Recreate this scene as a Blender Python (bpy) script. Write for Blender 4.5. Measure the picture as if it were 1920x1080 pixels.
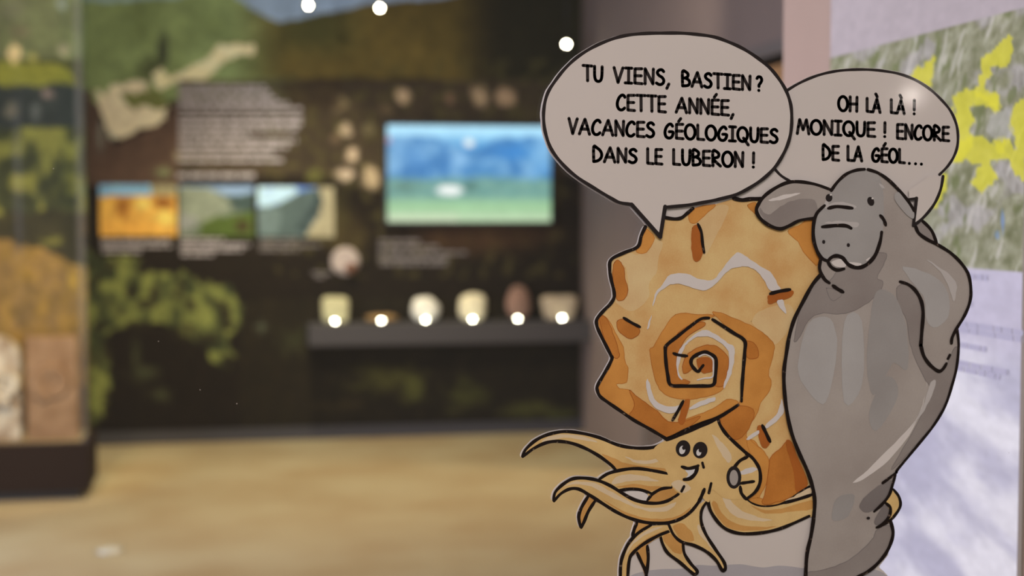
import bpy, bmesh, math, random
import numpy as np
from mathutils import Vector, Matrix, geometry

random.seed(4)
for o in list(bpy.data.objects):
    bpy.data.objects.remove(o)
S = bpy.context.scene
COL = S.collection

# ------------------------------------------------------------------ camera
F = 2667.0                                   # focal length in photo pixels (1920 wide): 50 mm on 36 mm
YAW, PITCH, EYE = math.radians(10.7), math.radians(3.05), 1.40
GLASS_Y = 1.22                               # the glass the cut-out sticks to
cam_d = bpy.data.cameras.new('camera')
cam_d.lens, cam_d.sensor_width = 50.0, 36.0
cam_d.clip_start = 0.05
cam = bpy.data.objects.new('camera', cam_d)
COL.objects.link(cam)
cam.location = (0, 0, EYE)
cam.rotation_euler = (math.pi / 2 - PITCH, 0, -YAW)
S.camera = cam
RM = (Matrix.Rotation(-YAW, 3, 'Z') @ Matrix.Rotation(math.pi / 2 - PITCH, 3, 'X'))
RN = np.array([list(r) for r in RM])
cam_d.dof.use_dof = True
cam_d.dof.focus_distance = 1.25
cam_d.dof.aperture_fstop = 3.9

# ------------------------------------------------------------------ world, lights, exposure
W = bpy.data.worlds.new('world')
S.world = W
W.use_nodes = True
W.node_tree.nodes['Background'].inputs[0].default_value = (0.95, 0.86, 0.80, 1)
W.node_tree.nodes['Background'].inputs[1].default_value = 0.28
S.view_settings.view_transform = 'Standard'
S.view_settings.look = 'None'
S.view_settings.gamma = 1.0
S.view_settings.use_curve_mapping = False
S.view_settings.exposure = 0.0
S.cycles.use_denoising = True


def lamp(name, kind, loc, target, energy, color, size=0.3, size_y=None, spot=60, blend=0.6):
    d = bpy.data.lights.new(name, kind)
    d.energy, d.color = energy, color
    if kind == 'AREA':
        d.size = size
        if size_y:
            d.shape, d.size_y = 'RECTANGLE', size_y
    else:
        d.shadow_soft_size = size
    if kind == 'SPOT':
        d.spot_size, d.spot_blend = math.radians(spot), blend
    o = bpy.data.objects.new(name, d)
    COL.objects.link(o)
    o.location = loc
    o.rotation_euler = (Vector(target) - Vector(loc)).to_track_quat('-Z', 'Y').to_euler()
    return o


WARM, AMBER, DAY = (1.0, 0.84, 0.70), (1.0, 0.70, 0.40), (0.80, 0.765, 1.0)
lamp('hall_ceiling_light', 'AREA', (-0.5, -1.6, 2.6), (0.1, 1.2, 1.3), 47, (1.0, 0.83, 0.75), 1.6, 1.0)
lamp('window_daylight', 'AREA', (-2.42, 2.9, 1.6), (2, 2.5, 1.3), 110, DAY, 2.2, 1.3)
lamp('added_side_daylight', 'AREA', (-2.42, 5.2, 0.85), (2, 6.9, 0.6), 66, (0.74, 0.80, 1.0), 1.2, 1.3)  # extra area light, added to brighten the lower grey side wall
lamp('hall_lamp', 'POINT', (2.295, -2.2, 1.808), (0, 0, 0), 1.3, (1.0, 0.88, 0.80), 0.02)
lamp('mural_spot_light', 'SPOT', (-0.3, 5.6, 2.75), (-0.4, 9.0, 1.3), 140, WARM, 0.06, spot=85, blend=0.9)
lamp('screen_wall_spot_light', 'SPOT', (1.6, 5.6, 2.75), (1.8, 9.0, 1.0), 60, WARM, 0.06, spot=80, blend=0.9)
lamp('far_floor_spot_light', 'SPOT', (0.3, 7.7, 2.85), (0.3, 8.0, 0), 255, (1.0, 0.82, 0.54), 0.08, spot=110, blend=0.8)
lamp('floor_spot_light', 'SPOT', (0.5, 5.6, 2.8), (0.3, 5.8, 0), 60, (1.0, 0.76, 0.46), 0.08, spot=115, blend=0.8)
lamp('left_floor_spot_light', 'SPOT', (-0.8, 4.9, 2.8), (-0.7, 5.5, 0), 48, (1.0, 0.62, 0.28), 0.08, spot=80, blend=0.9)
lamp('case_spot_light', 'SPOT', (-1.0, 5.6, 2.8), (-1.35, 7.2, 0.9), 240, AMBER, 0.05, spot=42, blend=0.7)
lamp('next_room_light', 'POINT', (3.1, 6.9, 2.3), (3.1, 6.9, 0), 130, AMBER, 0.15)


# ------------------------------------------------------------------ picture <-> place
def ray(x, y):
    return RM @ Vector(((x - 960) / F, (540 - y) / F, -1))


def on_y(x, y, Y):
    d = ray(x, y)
    t = Y / d.y
    return Vector((d.x * t, Y, EYE + d.z * t))


def on_x(x, y, X):
    d = ray(x, y)
    t = X / d.x
    return Vector((X, d.y * t, EYE + d.z * t))


def on_z(x, y, Z=0.0):
    d = ray(x, y)
    t = (Z - EYE) / d.z
    return Vector((d.x * t, d.y * t, Z))


def to_px(P):
    q = (P - np.array([0, 0, EYE])) @ RN
    return 960 + F * q[:, 0] / -q[:, 2], 540 - F * q[:, 1] / -q[:, 2]


WALL_Y = on_z(600, 822).y
d_ = ray(1905, 900)
PANEL_X = d_.x * 1.62                         # face of the white partition with the map
SIDE_X = on_y(1092, 500, WALL_Y).x            # grey side wall


# ------------------------------------------------------------------ materials
def lin(c):
    c = np.asarray(c, float) / 255.0
    return np.where(c <= 0.04045, c / 12.92, ((c + 0.055) / 1.055) ** 2.4)


PAPER = lin((178, 160, 151))


def ink(c, k=1.0):
    """colour of a print whose white paper shows as PAPER in this light"""
    return np.clip(0.80 * k * lin(c) / PAPER, 0.002, 0.95)


def nodes(name):
    m = bpy.data.materials.new(name)
    m.use_nodes = True
    nt = m.node_tree
    return m, nt, nt.nodes['Principled BSDF']


def plain(name, color, rough=0.6, spec=0.3, metal=0.0, var=0.0, scale=8.0, bump=0.0, color2=None):
    m, nt, b = nodes(name)
    b.inputs['Roughness'].default_value = rough
    b.inputs['Specular IOR Level'].default_value = spec
    b.inputs['Metallic'].default_value = metal
    c = tuple(float(v) for v in color) + (1,)
    b.inputs['Base Color'].default_value = c
    if var or color2 is not None or bump:
        tc = nt.nodes.new('ShaderNodeTexCoord')
        n = nt.nodes.new('ShaderNodeTexNoise')
        n.inputs['Scale'].default_value = scale
        n.inputs['Detail'].default_value = 5
        nt.links.new(tc.outputs['Object'], n.inputs['Vector'])
        r = nt.nodes.new('ShaderNodeValToRGB')
        r.color_ramp.elements[0].position, r.color_ramp.elements[1].position = 0.32, 0.68
        lo = tuple(max(0, v * (1 - var)) for v in c[:3]) + (1,)
        hi = (tuple(float(v) for v in color2) + (1,)) if color2 is not None else tuple(min(1, v * (1 + var)) for v in c[:3]) + (1,)
        r.color_ramp.elements[0].color, r.color_ramp.elements[1].color = lo, hi
        nt.links.new(n.outputs['Fac'], r.inputs['Fac'])
        nt.links.new(r.outputs['Color'], b.inputs['Base Color'])
        if bump:
            bp = nt.nodes.new('ShaderNodeBump')
            bp.inputs['Strength'].default_value = bump
            bp.inputs['Distance'].default_value = 0.02
            nt.links.new(n.outputs['Fac'], bp.inputs['Height'])
            nt.links.new(bp.outputs['Normal'], b.inputs['Normal'])
    return m


def glow(name, color, strength):
    m = bpy.data.materials.new(name)
    m.use_nodes = True
    nt = m.node_tree
    nt.nodes.clear()
    e = nt.nodes.new('ShaderNodeEmission')
    e.inputs[0].default_value = (*color, 1)
    e.inputs[1].default_value = strength
    o = nt.nodes.new('ShaderNodeOutputMaterial')
    nt.links.new(e.outputs[0], o.inputs[0])
    return m


def clear_glass(name, tint=(1, 1, 1), refl=0.05):
    m = bpy.data.materials.new(name)
    m.use_nodes = True
    nt = m.node_tree
    nt.nodes.clear()
    t = nt.nodes.new('ShaderNodeBsdfTransparent')
    t.inputs[0].default_value = (*tint, 1)
    g = nt.nodes.new('ShaderNodeBsdfGlossy')
    g.inputs['Roughness'].default_value = 0.02
    mx = nt.nodes.new('ShaderNodeMixShader')
    mx.inputs[0].default_value = refl
    o = nt.nodes.new('ShaderNodeOutputMaterial')
    nt.links.new(t.outputs[0], mx.inputs[1])
    nt.links.new(g.outputs[0], mx.inputs[2])
    nt.links.new(mx.outputs[0], o.inputs[0])
    return m


def print_mat(name, rough=0.5, spec=0.2, emit=0.0):
    """a printed (or shown) picture: colours come from the 'Col' attribute painted by code"""
    m, nt, b = nodes(name)
    a = nt.nodes.new('ShaderNodeAttribute')
    a.attribute_name = 'Col'
    b.inputs['Roughness'].default_value = rough
    b.inputs['Specular IOR Level'].default_value = spec
    if emit:
        b.inputs['Base Color'].default_value = (0.01, 0.01, 0.01, 1)
        nt.links.new(a.outputs['Color'], b.inputs['Emission Color'])
        b.inputs['Emission Strength'].default_value = emit
    else:
        nt.links.new(a.outputs['Color'], b.inputs['Base Color'])
    return m


def wash(name, c, var=0.10, scale=22, warm=1.1):
    """watercolour: pigment pools and fine paper grain"""
    m, nt, b = nodes(name)
    b.inputs['Roughness'].default_value = 0.42
    b.inputs['Specular IOR Level'].default_value = 0.25
    tc = nt.nodes.new('ShaderNodeTexCoord')
    n1 = nt.nodes.new('ShaderNodeTexNoise')
    n1.inputs['Scale'].default_value = scale
    n1.inputs['Detail'].default_value = 3
    n2 = nt.nodes.new('ShaderNodeTexNoise')
    n2.inputs['Scale'].default_value = 900
    n2.inputs['Detail'].default_value = 2
    mm = nt.nodes.new('ShaderNodeMath')
    mm.operation = 'MULTIPLY_ADD'
    mm.inputs[1].default_value = 0.22
    nt.links.new(tc.outputs['Object'], n1.inputs['Vector'])
    nt.links.new(tc.outputs['Object'], n2.inputs['Vector'])
    nt.links.new(n2.outputs['Fac'], mm.inputs[0])
    nt.links.new(n1.outputs['Fac'], mm.inputs[2])
    r = nt.nodes.new('ShaderNodeValToRGB')
    r.color_ramp.elements[0].position, r.color_ramp.elements[1].position = 0.42, 0.82
    k = ink(c)
    r.color_ramp.elements[0].color = (*[float(v) for v in np.clip(k * np.array([1 - var * .85 / warm, 1 - var, 1 - var * warm]), 0, .95)], 1)
    r.color_ramp.elements[1].color = (*[float(v) for v in np.clip(k * np.array([1 + var * .9, 1 + var * .9, 1 + var * .8]), 0, .95)], 1)
    nt.links.new(mm.outputs[0], r.inputs['Fac'])
    nt.links.new(r.outputs['Color'], b.inputs['Base Color'])
    return m


def brush_ink(name):
    """black brush-pen line with a few dry flecks"""
    m, nt, b = nodes(name)
    b.inputs['Roughness'].default_value = 0.4
    b.inputs['Specular IOR Level'].default_value = 0.2
    tc = nt.nodes.new('ShaderNodeTexCoord')
    n = nt.nodes.new('ShaderNodeTexNoise')
    n.inputs['Scale'].default_value = 260
    n.inputs['Detail'].default_value = 2
    nt.links.new(tc.outputs['Object'], n.inputs['Vector'])
    r = nt.nodes.new('ShaderNodeValToRGB')
    e = r.color_ramp.elements
    e[0].position, e[0].color = 0.66, (0.014, 0.009, 0.008, 1)
    e[1].position, e[1].color = 0.76, (0.20, 0.15, 0.12, 1)
    nt.links.new(n.outputs['Fac'], r.inputs['Fac'])
    nt.links.new(r.outputs['Color'], b.inputs['Base Color'])
    return m


M = {
    'floor': plain('stone_floor', (0.39, 0.29, 0.155), 0.45, 0.3, var=0.12, scale=1.6, color2=(0.43, 0.37, 0.23)),
    'ceiling': plain('ceiling_paint', (0.30, 0.28, 0.26), 0.9, 0.1),
    'grey_wall': plain('grey_wall_paint', (0.225, 0.175, 0.155), 0.8, 0.15, var=0.03, scale=3),
    'white_wall': plain('white_wall_paint', (0.44, 0.325, 0.25), 0.8, 0.15, var=0.03, scale=4),
    'ochre_wall': plain('ochre_wall_paint', (0.52, 0.36, 0.18), 0.8, 0.1, var=0.05, scale=3),
    'base': plain('dark_skirting', (0.055, 0.055, 0.065), 0.45, 0.4),
    'jamb': plain('door_jamb_paint', (0.16, 0.14, 0.13), 0.6, 0.3),
    'shelf': plain('dark_grey_shelf', (0.058, 0.055, 0.058), 0.5, 0.4),
    'black': plain('black_plastic', (0.012, 0.012, 0.013), 0.4, 0.4),
    'plinth': plain('dark_brown_plinth', (0.020, 0.012, 0.008), 0.8, 0.05),
    'deck': plain('case_deck', (0.32, 0.22, 0.12), 0.6, 0.2),
    'glass': clear_glass('clear_glass', (0.97, 0.985, 0.98), 0.022),
    'case_glass': clear_glass('case_glass', (0.95, 0.97, 0.95), 0.012),
    'metal': plain('brushed_metal', (0.5, 0.5, 0.5), 0.35, 0.5, metal=1.0),
    'mural': print_mat('mural_print', 0.8, 0.06),
    'screen': print_mat('screen_picture', 0.3, 0.3, 1.15),
    'white_print': plain('white_lettering', ink((134, 117, 115)), 0.6, 0.1),
    'dim_print': plain('grey_lettering', ink((92, 79, 75)), 0.6, 0.1),
    'violet_print': plain('violet_grey_lettering', (0.50, 0.49, 0.58), 0.6, 0.1),
    'spot_glow': glow('lamp_glow', (1.0, 0.88, 0.60), 95),
    'led_glow': glow('led_glow', (1.0, 0.93, 0.72), 55),
    'paper': plain('white_card', ink((178, 160, 151)), 0.38, 0.3, var=0.012, scale=9),
    'card_edge': plain('card_edge', (0.75, 0.72, 0.70), 0.5, 0.3),
    'ink': brush_ink('brush_ink'),
    'letter': plain('letter_ink', (0.014, 0.008, 0.008), 0.4, 0.2),
    'eye_white': plain('eye_white_print', ink((182, 168, 162)), 0.4, 0.3),
    'sh_light': wash('shell_light_orange', (188, 145, 98), 0.22, 24, 1.7),
    'sh_pale': wash('shell_pale_orange', (188, 152, 110), 0.14, 24, 1.6),
    'sh_mid': wash('shell_mid_orange', (174, 114, 54), 0.2, 26, 1.5),
    'sh_dark': wash('shell_dark_orange', (160, 96, 40), 0.22, 26, 1.4),
    'sh_deep': wash('shell_deep_orange', (144, 76, 28), 0.16),
    'highlight': wash('paper_highlight', (182, 165, 157), 0.02),
    'tan': wash('tentacle_tan', (182, 145, 95), 0.13, 30, 1.6),
    'tan_dark': wash('tentacle_ochre', (170, 120, 66), 0.14, 30, 1.5),
    'tan_light': wash('tentacle_cream', (186, 157, 126), 0.05, 30),
    'gr': wash('manatee_grey', (141, 126, 118), 0.13, 14),
    'gr_light': wash('manatee_light_grey', (158, 144, 138), 0.06, 14),
    'gr_dark': wash('manatee_dark_grey', (121, 107, 101), 0.11, 18),
    'gr_deep': wash('manatee_deep_grey', (106, 94, 90), 0.10, 18),
    'ground': wash('ground_wash', (146, 134, 134), 0.08, 18),
}


for k in ('paper', 'letter'):
    b = M[k].node_tree.nodes['Principled BSDF']
    b.inputs['Coat Weight'].default_value = 0.6
    b.inputs['Coat Roughness'].default_value = 0.07


# ------------------------------------------------------------------ object helpers
def tag(o, label=None, cat=None, group=None, kind=None):
    for k, v in (('label', label), ('category', cat), ('group', group), ('kind', kind)):
        if v:
            o[k] = v
    return o


def origin_of(o):
    v = Vector((0, 0, 0))
    while o is not None:
        v = v + o.location
        o = o.parent
    return v


def mesh_obj(name, verts, faces, mat, parent=None, loc=None, smooth=False):
    """verts in world metres; the object's origin is its parent's, or LOC"""
    base = origin_of(parent) if parent is not None else Vector(loc or (0, 0, 0))
    me = bpy.data.meshes.new(name)
    me.from_pydata([tuple(Vector(v) - base) for v in verts], [], faces)
    me.update()
    me.materials.append(M[mat] if isinstance(mat, str) else mat)
    if smooth:
        me.polygons.foreach_set('use_smooth', [True] * len(me.polygons))
    o = bpy.data.objects.new(name, me)
    COL.objects.link(o)
    if parent is not None:
        o.parent = parent
    else:
        o.location = base
    return o


def empty(name, loc, label, cat, group=None):
    o = bpy.data.objects.new(name, None)
    o.empty_display_size = 0.1
    COL.objects.link(o)
    o.location = loc
    return tag(o, label, cat, group)


def box_vf(a, b):
    x0, y0, z0 = (min(a[i], b[i]) for i in range(3))
    x1, y1, z1 = (max(a[i], b[i]) for i in range(3))
    v = [(x0, y0, z0), (x1, y0, z0), (x1, y1, z0), (x0, y1, z0), (x0, y0, z1), (x1, y0, z1), (x1, y1, z1), (x0, y1, z1)]
    f = [(0, 3, 2, 1), (4, 5, 6, 7), (0, 1, 5, 4), (1, 2, 6, 5), (2, 3, 7, 6), (3, 0, 4, 7)]
    return v, f


def boxes(name, bxs, mat, parent=None, bevel=0.0, loc=None):
    V, Fc = [], []
    for a, b in bxs:
        v, f = box_vf(a, b)
        n = len(V)
        V += v
        Fc += [tuple(i + n for i in q) for q in f]
    o = mesh_obj(name, V, Fc, mat, parent, loc)
    if bevel:
        bm = bmesh.new()
        bm.from_mesh(o.data)
        bmesh.ops.bevel(bm, geom=bm.edges[:], offset=bevel, segments=2, affect='EDGES', profile=0.5)
        bm.to_mesh(o.data)
        bm.free()
    return o


def lathe(name, prof, center, mat, parent=None, axis=(0, 0, 1), seg=24, loc=None, smooth=True):
    """prof: (radius, height) along axis from center"""
    q = Vector((0, 0, 1)).rotation_difference(Vector(axis).normalized())
    V, Fc = [], []
    for r, h in prof:
        for k in range(seg):
            a = 2 * math.pi * k / seg
            V.append(Vector(center) + q @ Vector((r * math.cos(a), r * math.sin(a), h)))
    for i in range(len(prof) - 1):
        for k in range(seg):
            k2 = (k + 1) % seg
            Fc.append((i * seg + k, i * seg + k2, (i + 1) * seg + k2, (i + 1) * seg + k))
    Fc.append(tuple(range(seg))[::-1])
    Fc.append(tuple((len(prof) - 1) * seg + k for k in range(seg)))
    o = mesh_obj(name, V, Fc, mat, parent, loc)
    if smooth:
        for p in o.data.polygons:
            p.use_smooth = len(p.vertices) == 4
    return o


# ------------------------------------------------------------------ noise and painting
_tab = np.random.RandomState(7).rand(256, 256)


def vnoise(x, y):
    xi, yi = np.floor(x).astype(int), np.floor(y).astype(int)
    fx, fy = x - xi, y - yi
    fx, fy = fx * fx * (3 - 2 * fx), fy * fy * (3 - 2 * fy)
    g = lambda a, b: _tab[a % 256, b % 256]
    return (g(xi, yi) * (1 - fx) + g(xi + 1, yi) * fx) * (1 - fy) + (g(xi, yi + 1) * (1 - fx) + g(xi + 1, yi + 1) * fx) * fy


def fbm(x, y, oct=4, seed=0):
    s, a, t = 0, 1.0, 0
    for k in range(oct):
        s = s + a * vnoise(x * 2 ** k + 17.3 * k + seed * 31.7, y * 2 ** k + 9.1 * k + seed * 13.3)
        t += a
        a *= 0.5
    return s / t


def sstep(a, b, x):
    t = np.clip((x - a) / (b - a), 0, 1)
    return t * t * (3 - 2 * t)


class Paint:
    """paints a picture on points whose place in the picture is (x, y)"""
    def __init__(self, x, y, base):
        self.x, self.y = x, y
        self.c = np.tile(np.array(base, float), (len(x), 1))

    def mix(self, mask, color):
        color = np.asarray(color, float)
        self.c = self.c * (1 - mask[:, None]) + (color if color.ndim == 2 else color[None, :]) * mask[:, None]

    def inside(self, pts, wob=0.0, wscale=20.0, seed=0):
        x = self.x + wob * (fbm(self.x / wscale, self.y / wscale, 3, seed) - 0.5) * 2
        y = self.y + wob * (fbm(self.x / wscale, self.y / wscale, 3, seed + 5) - 0.5) * 2
        ins = np.zeros(len(x), bool)
        n = len(pts)
        for i in range(n):
            (x0, y0), (x1, y1) = pts[i], pts[(i + 1) % n]
            if y0 == y1:
                continue
            hit = ((y0 > y) != (y1 > y)) & (x < (x1 - x0) * (y - y0) / (y1 - y0) + x0)
            ins ^= hit
        return ins.astype(float)

    def poly(self, pts, color, a=1.0, wob=0.0, wscale=20.0, seed=0):
        self.mix(self.inside(pts, wob, wscale, seed) * a, color)

    def blob(self, cx, cy, rx, ry, color, a=1.0, soft=0.5, wob=0.25, seed=0):
        d = np.hypot((self.x - cx) / rx, (self.y - cy) / ry) + wob * 2 * (fbm(self.x / (rx * .6), self.y / (ry * .6), 2, seed) - .5)
        self.mix(a * (1 - sstep(1 - soft, 1 + soft * 0.3, d)), color)

    def rgb(self, rough=0.0, scale=10.0, seed=0):
        if rough:
            k = 1 + rough * 2 * (fbm(self.x / scale, self.y / scale, 4, seed) - .5)
            return np.clip(self.c * k[:, None], 0, 255)
        return np.clip(self.c, 0, 255)


def picture(name, p00, pu, pv, nu, nv, painter, mat, parent=None, k=1.0, emit=False, thick=None, loc=None, ref=None):
    """flat picture p00 + u*pu + v*pv; PAINTER(x, y) gives its colours from the photo place of each point"""
    p00, pu, pv = Vector(p00), Vector(pu), Vector(pv)
    u, v = np.meshgrid(np.linspace(0, 1, nu + 1), np.linspace(0, 1, nv + 1))
    P = np.array(p00)[None, :] + u.ravel()[:, None] * np.array(pu)[None, :] + v.ravel()[:, None] * np.array(pv)[None, :]
    x, y = to_px(P)
    rgb = painter(x, y)
    colr = lin(rgb) if emit else np.clip(0.80 * k * lin(rgb) / (PAPER if ref is None else lin(ref)), 0.002, 0.90)
    base = origin_of(parent) if parent is not None else Vector(loc or (0, 0, 0))
    P = P - np.array(base)
    i = (np.arange(nv)[:, None] * (nu + 1) + np.arange(nu)[None, :]).ravel()
    faces = np.stack([i, i + 1, i + nu + 2, i + nu + 1], 1)
    verts = P.tolist()
    faces = faces.tolist()
    if thick is not None:                      # closed back so that the picture is a real sheet
        t = Vector(thick)
        cs = [0, nu, (nu + 1) * (nv + 1) - 1, (nu + 1) * nv]
        n = len(verts)
        verts += [list(Vector(verts[c]) + t) for c in cs]
        faces += [[n + 3, n + 2, n + 1, n]]
        for a in range(4):
            b = (a + 1) % 4
            faces.append([cs[b], cs[a], n + a, n + b])
        colr = np.vstack([colr, np.tile(colr.mean(0), (4, 1))])
    me = bpy.data.meshes.new(name)
    me.from_pydata(verts, [], faces)
    me.update()
    at = me.attributes.new('Col', 'FLOAT_COLOR', 'POINT')
    at.data.foreach_set('color', np.hstack([colr, np.ones((len(colr), 1))]).astype(np.float32).ravel())
    me.materials.append(M[mat])
    o = bpy.data.objects.new(name, me)
    COL.objects.link(o)
    if parent is not None:
        o.parent = parent
    else:
        o.location = base
    return o


# ------------------------------------------------------------------ room
CEIL = 2.95
LEFT_X, BACK_Y = -2.5, -3.2
tag(boxes('floor', [((LEFT_X - .1, BACK_Y, -0.1), (6.0, WALL_Y + 0.12, 0))], 'floor'), 'tan mottled stone floor of the exhibition room', kind='structure')
tag(boxes('ceiling', [((LEFT_X - .1, BACK_Y, CEIL), (6.0, WALL_Y + 0.12, CEIL + 0.1))], 'ceiling'), 'plain ceiling over the exhibition room', kind='structure')
tag(boxes('wall_back', [((LEFT_X - .1, WALL_Y, 0), (6.0, WALL_Y + 0.12, CEIL))], 'grey_wall'), 'back wall that carries the landscape mural', kind='structure')
# left wall with its window opening
wy0, wy1, wz0, wz1 = 1.8, 4.0, 0.95, 2.25
vy0, vy1, vz1 = 4.6, 5.8, 1.55  # second low opening, unseen, added to go with the extra side light
tag(boxes('wall_left', [((LEFT_X - .1, BACK_Y, 0), (LEFT_X, wy0, CEIL)), ((LEFT_X - .1, vy1, 0), (LEFT_X, WALL_Y, CEIL)), ((LEFT_X - .1, wy1, 0), (LEFT_X, vy0, CEIL)),
                        ((LEFT_X - .1, wy0, 0), (LEFT_X, wy1, wz0)), ((LEFT_X - .1, wy0, wz1), (LEFT_X, wy1, CEIL)), ((LEFT_X - .1, vy0, vz1), (LEFT_X, vy1, CEIL))], 'white_wall'),
    'white left wall with the daylight window', kind='structure')
# grey side wall with a wide doorway
door_y1 = on_x(1212, 700, SIDE_X).y
door_y0 = door_y1 - 2.4
door_h = on_x(1445, 106, SIDE_X).z
side = boxes('wall_right', [((SIDE_X, door_y1, 0), (SIDE_X + .14, WALL_Y, CEIL)), ((SIDE_X, door_y0, door_h), (SIDE_X + .14, door_y1, CEIL)),
                            ((SIDE_X, 2.4, 0), (SIDE_X + .14, door_y0, CEIL))], 'grey_wall')
tag(side, 'grey side wall with a wide doorway to the next room', kind='structure')
jm = boxes('trim_1', [((SIDE_X - .012, door_y1 - .02, 0), (SIDE_X + .152, door_y1 + .06, door_h)),
                      ((SIDE_X - .012, door_y0 - .06, door_h), (SIDE_X + .152, door_y1 + .06, door_h + .05))], 'jamb')
tag(jm, 'dark trim around the doorway in the side wall', kind='structure')
tag(boxes('wall_far', [((4.9, 2.4, 0), (5.0, WALL_Y, CEIL))], 'ochre_wall'), 'warm lit wall of the room beyond the doorway', kind='structure')
tag(boxes('baseboard_back', [((LEFT_X, WALL_Y - .03, 0), (SIDE_X, WALL_Y, on_y(600, 800, WALL_Y - .03).z))], 'base'),
    'dark grey skirting under the mural', kind='structure')
# white partition with the map panel
part_end = on_x(1467, 60, PANEL_X).y
tag(boxes('wall_partition', [((PANEL_X, GLASS_Y + .04, 0), (PANEL_X + .14, part_end, CEIL))], 'white_wall', bevel=0.004), 'white partition wall at the right', kind='structure')

# glass in front, with the cut-out stuck to it
GX = 2.6
win = tag(boxes('window_1', [((-1.9, GLASS_Y, 0.06), (GX - .06, GLASS_Y + .008, 2.8))], 'glass'), 'clear glass pane the cartoon cut-out is stuck to', kind='structure')
boxes('frame', [((-1.96, GLASS_Y - .02, 0), (GX, GLASS_Y + .03, 0.06)), ((-1.96, GLASS_Y - .02, 2.8), (GX, GLASS_Y + .03, CEIL)),
                ((-1.96, GLASS_Y - .02, 0.06), (-1.9, GLASS_Y + .03, 2.8)), ((GX - .06, GLASS_Y - .02, 0.06), (GX, GLASS_Y + .03, 2.8))], 'metal', win)
M['dust'] = plain('dust', (0.5, 0.47, 0.44), 0.9, 0.1)
for dx, dy, r in ((375, 731, 1.0), (444, 757, 1.2), (100, 316, .9), (297, 640, .9), (1892, 849, .8)):
    c = on_y(dx, dy, GLASS_Y - .0004)
    lathe('dust_speck', [(r * .00045, 0), (r * .0004, .0003)], c + Vector((0, .0003, 0)), 'dust', win, axis=(0, -1, 0), seg=8)


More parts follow.
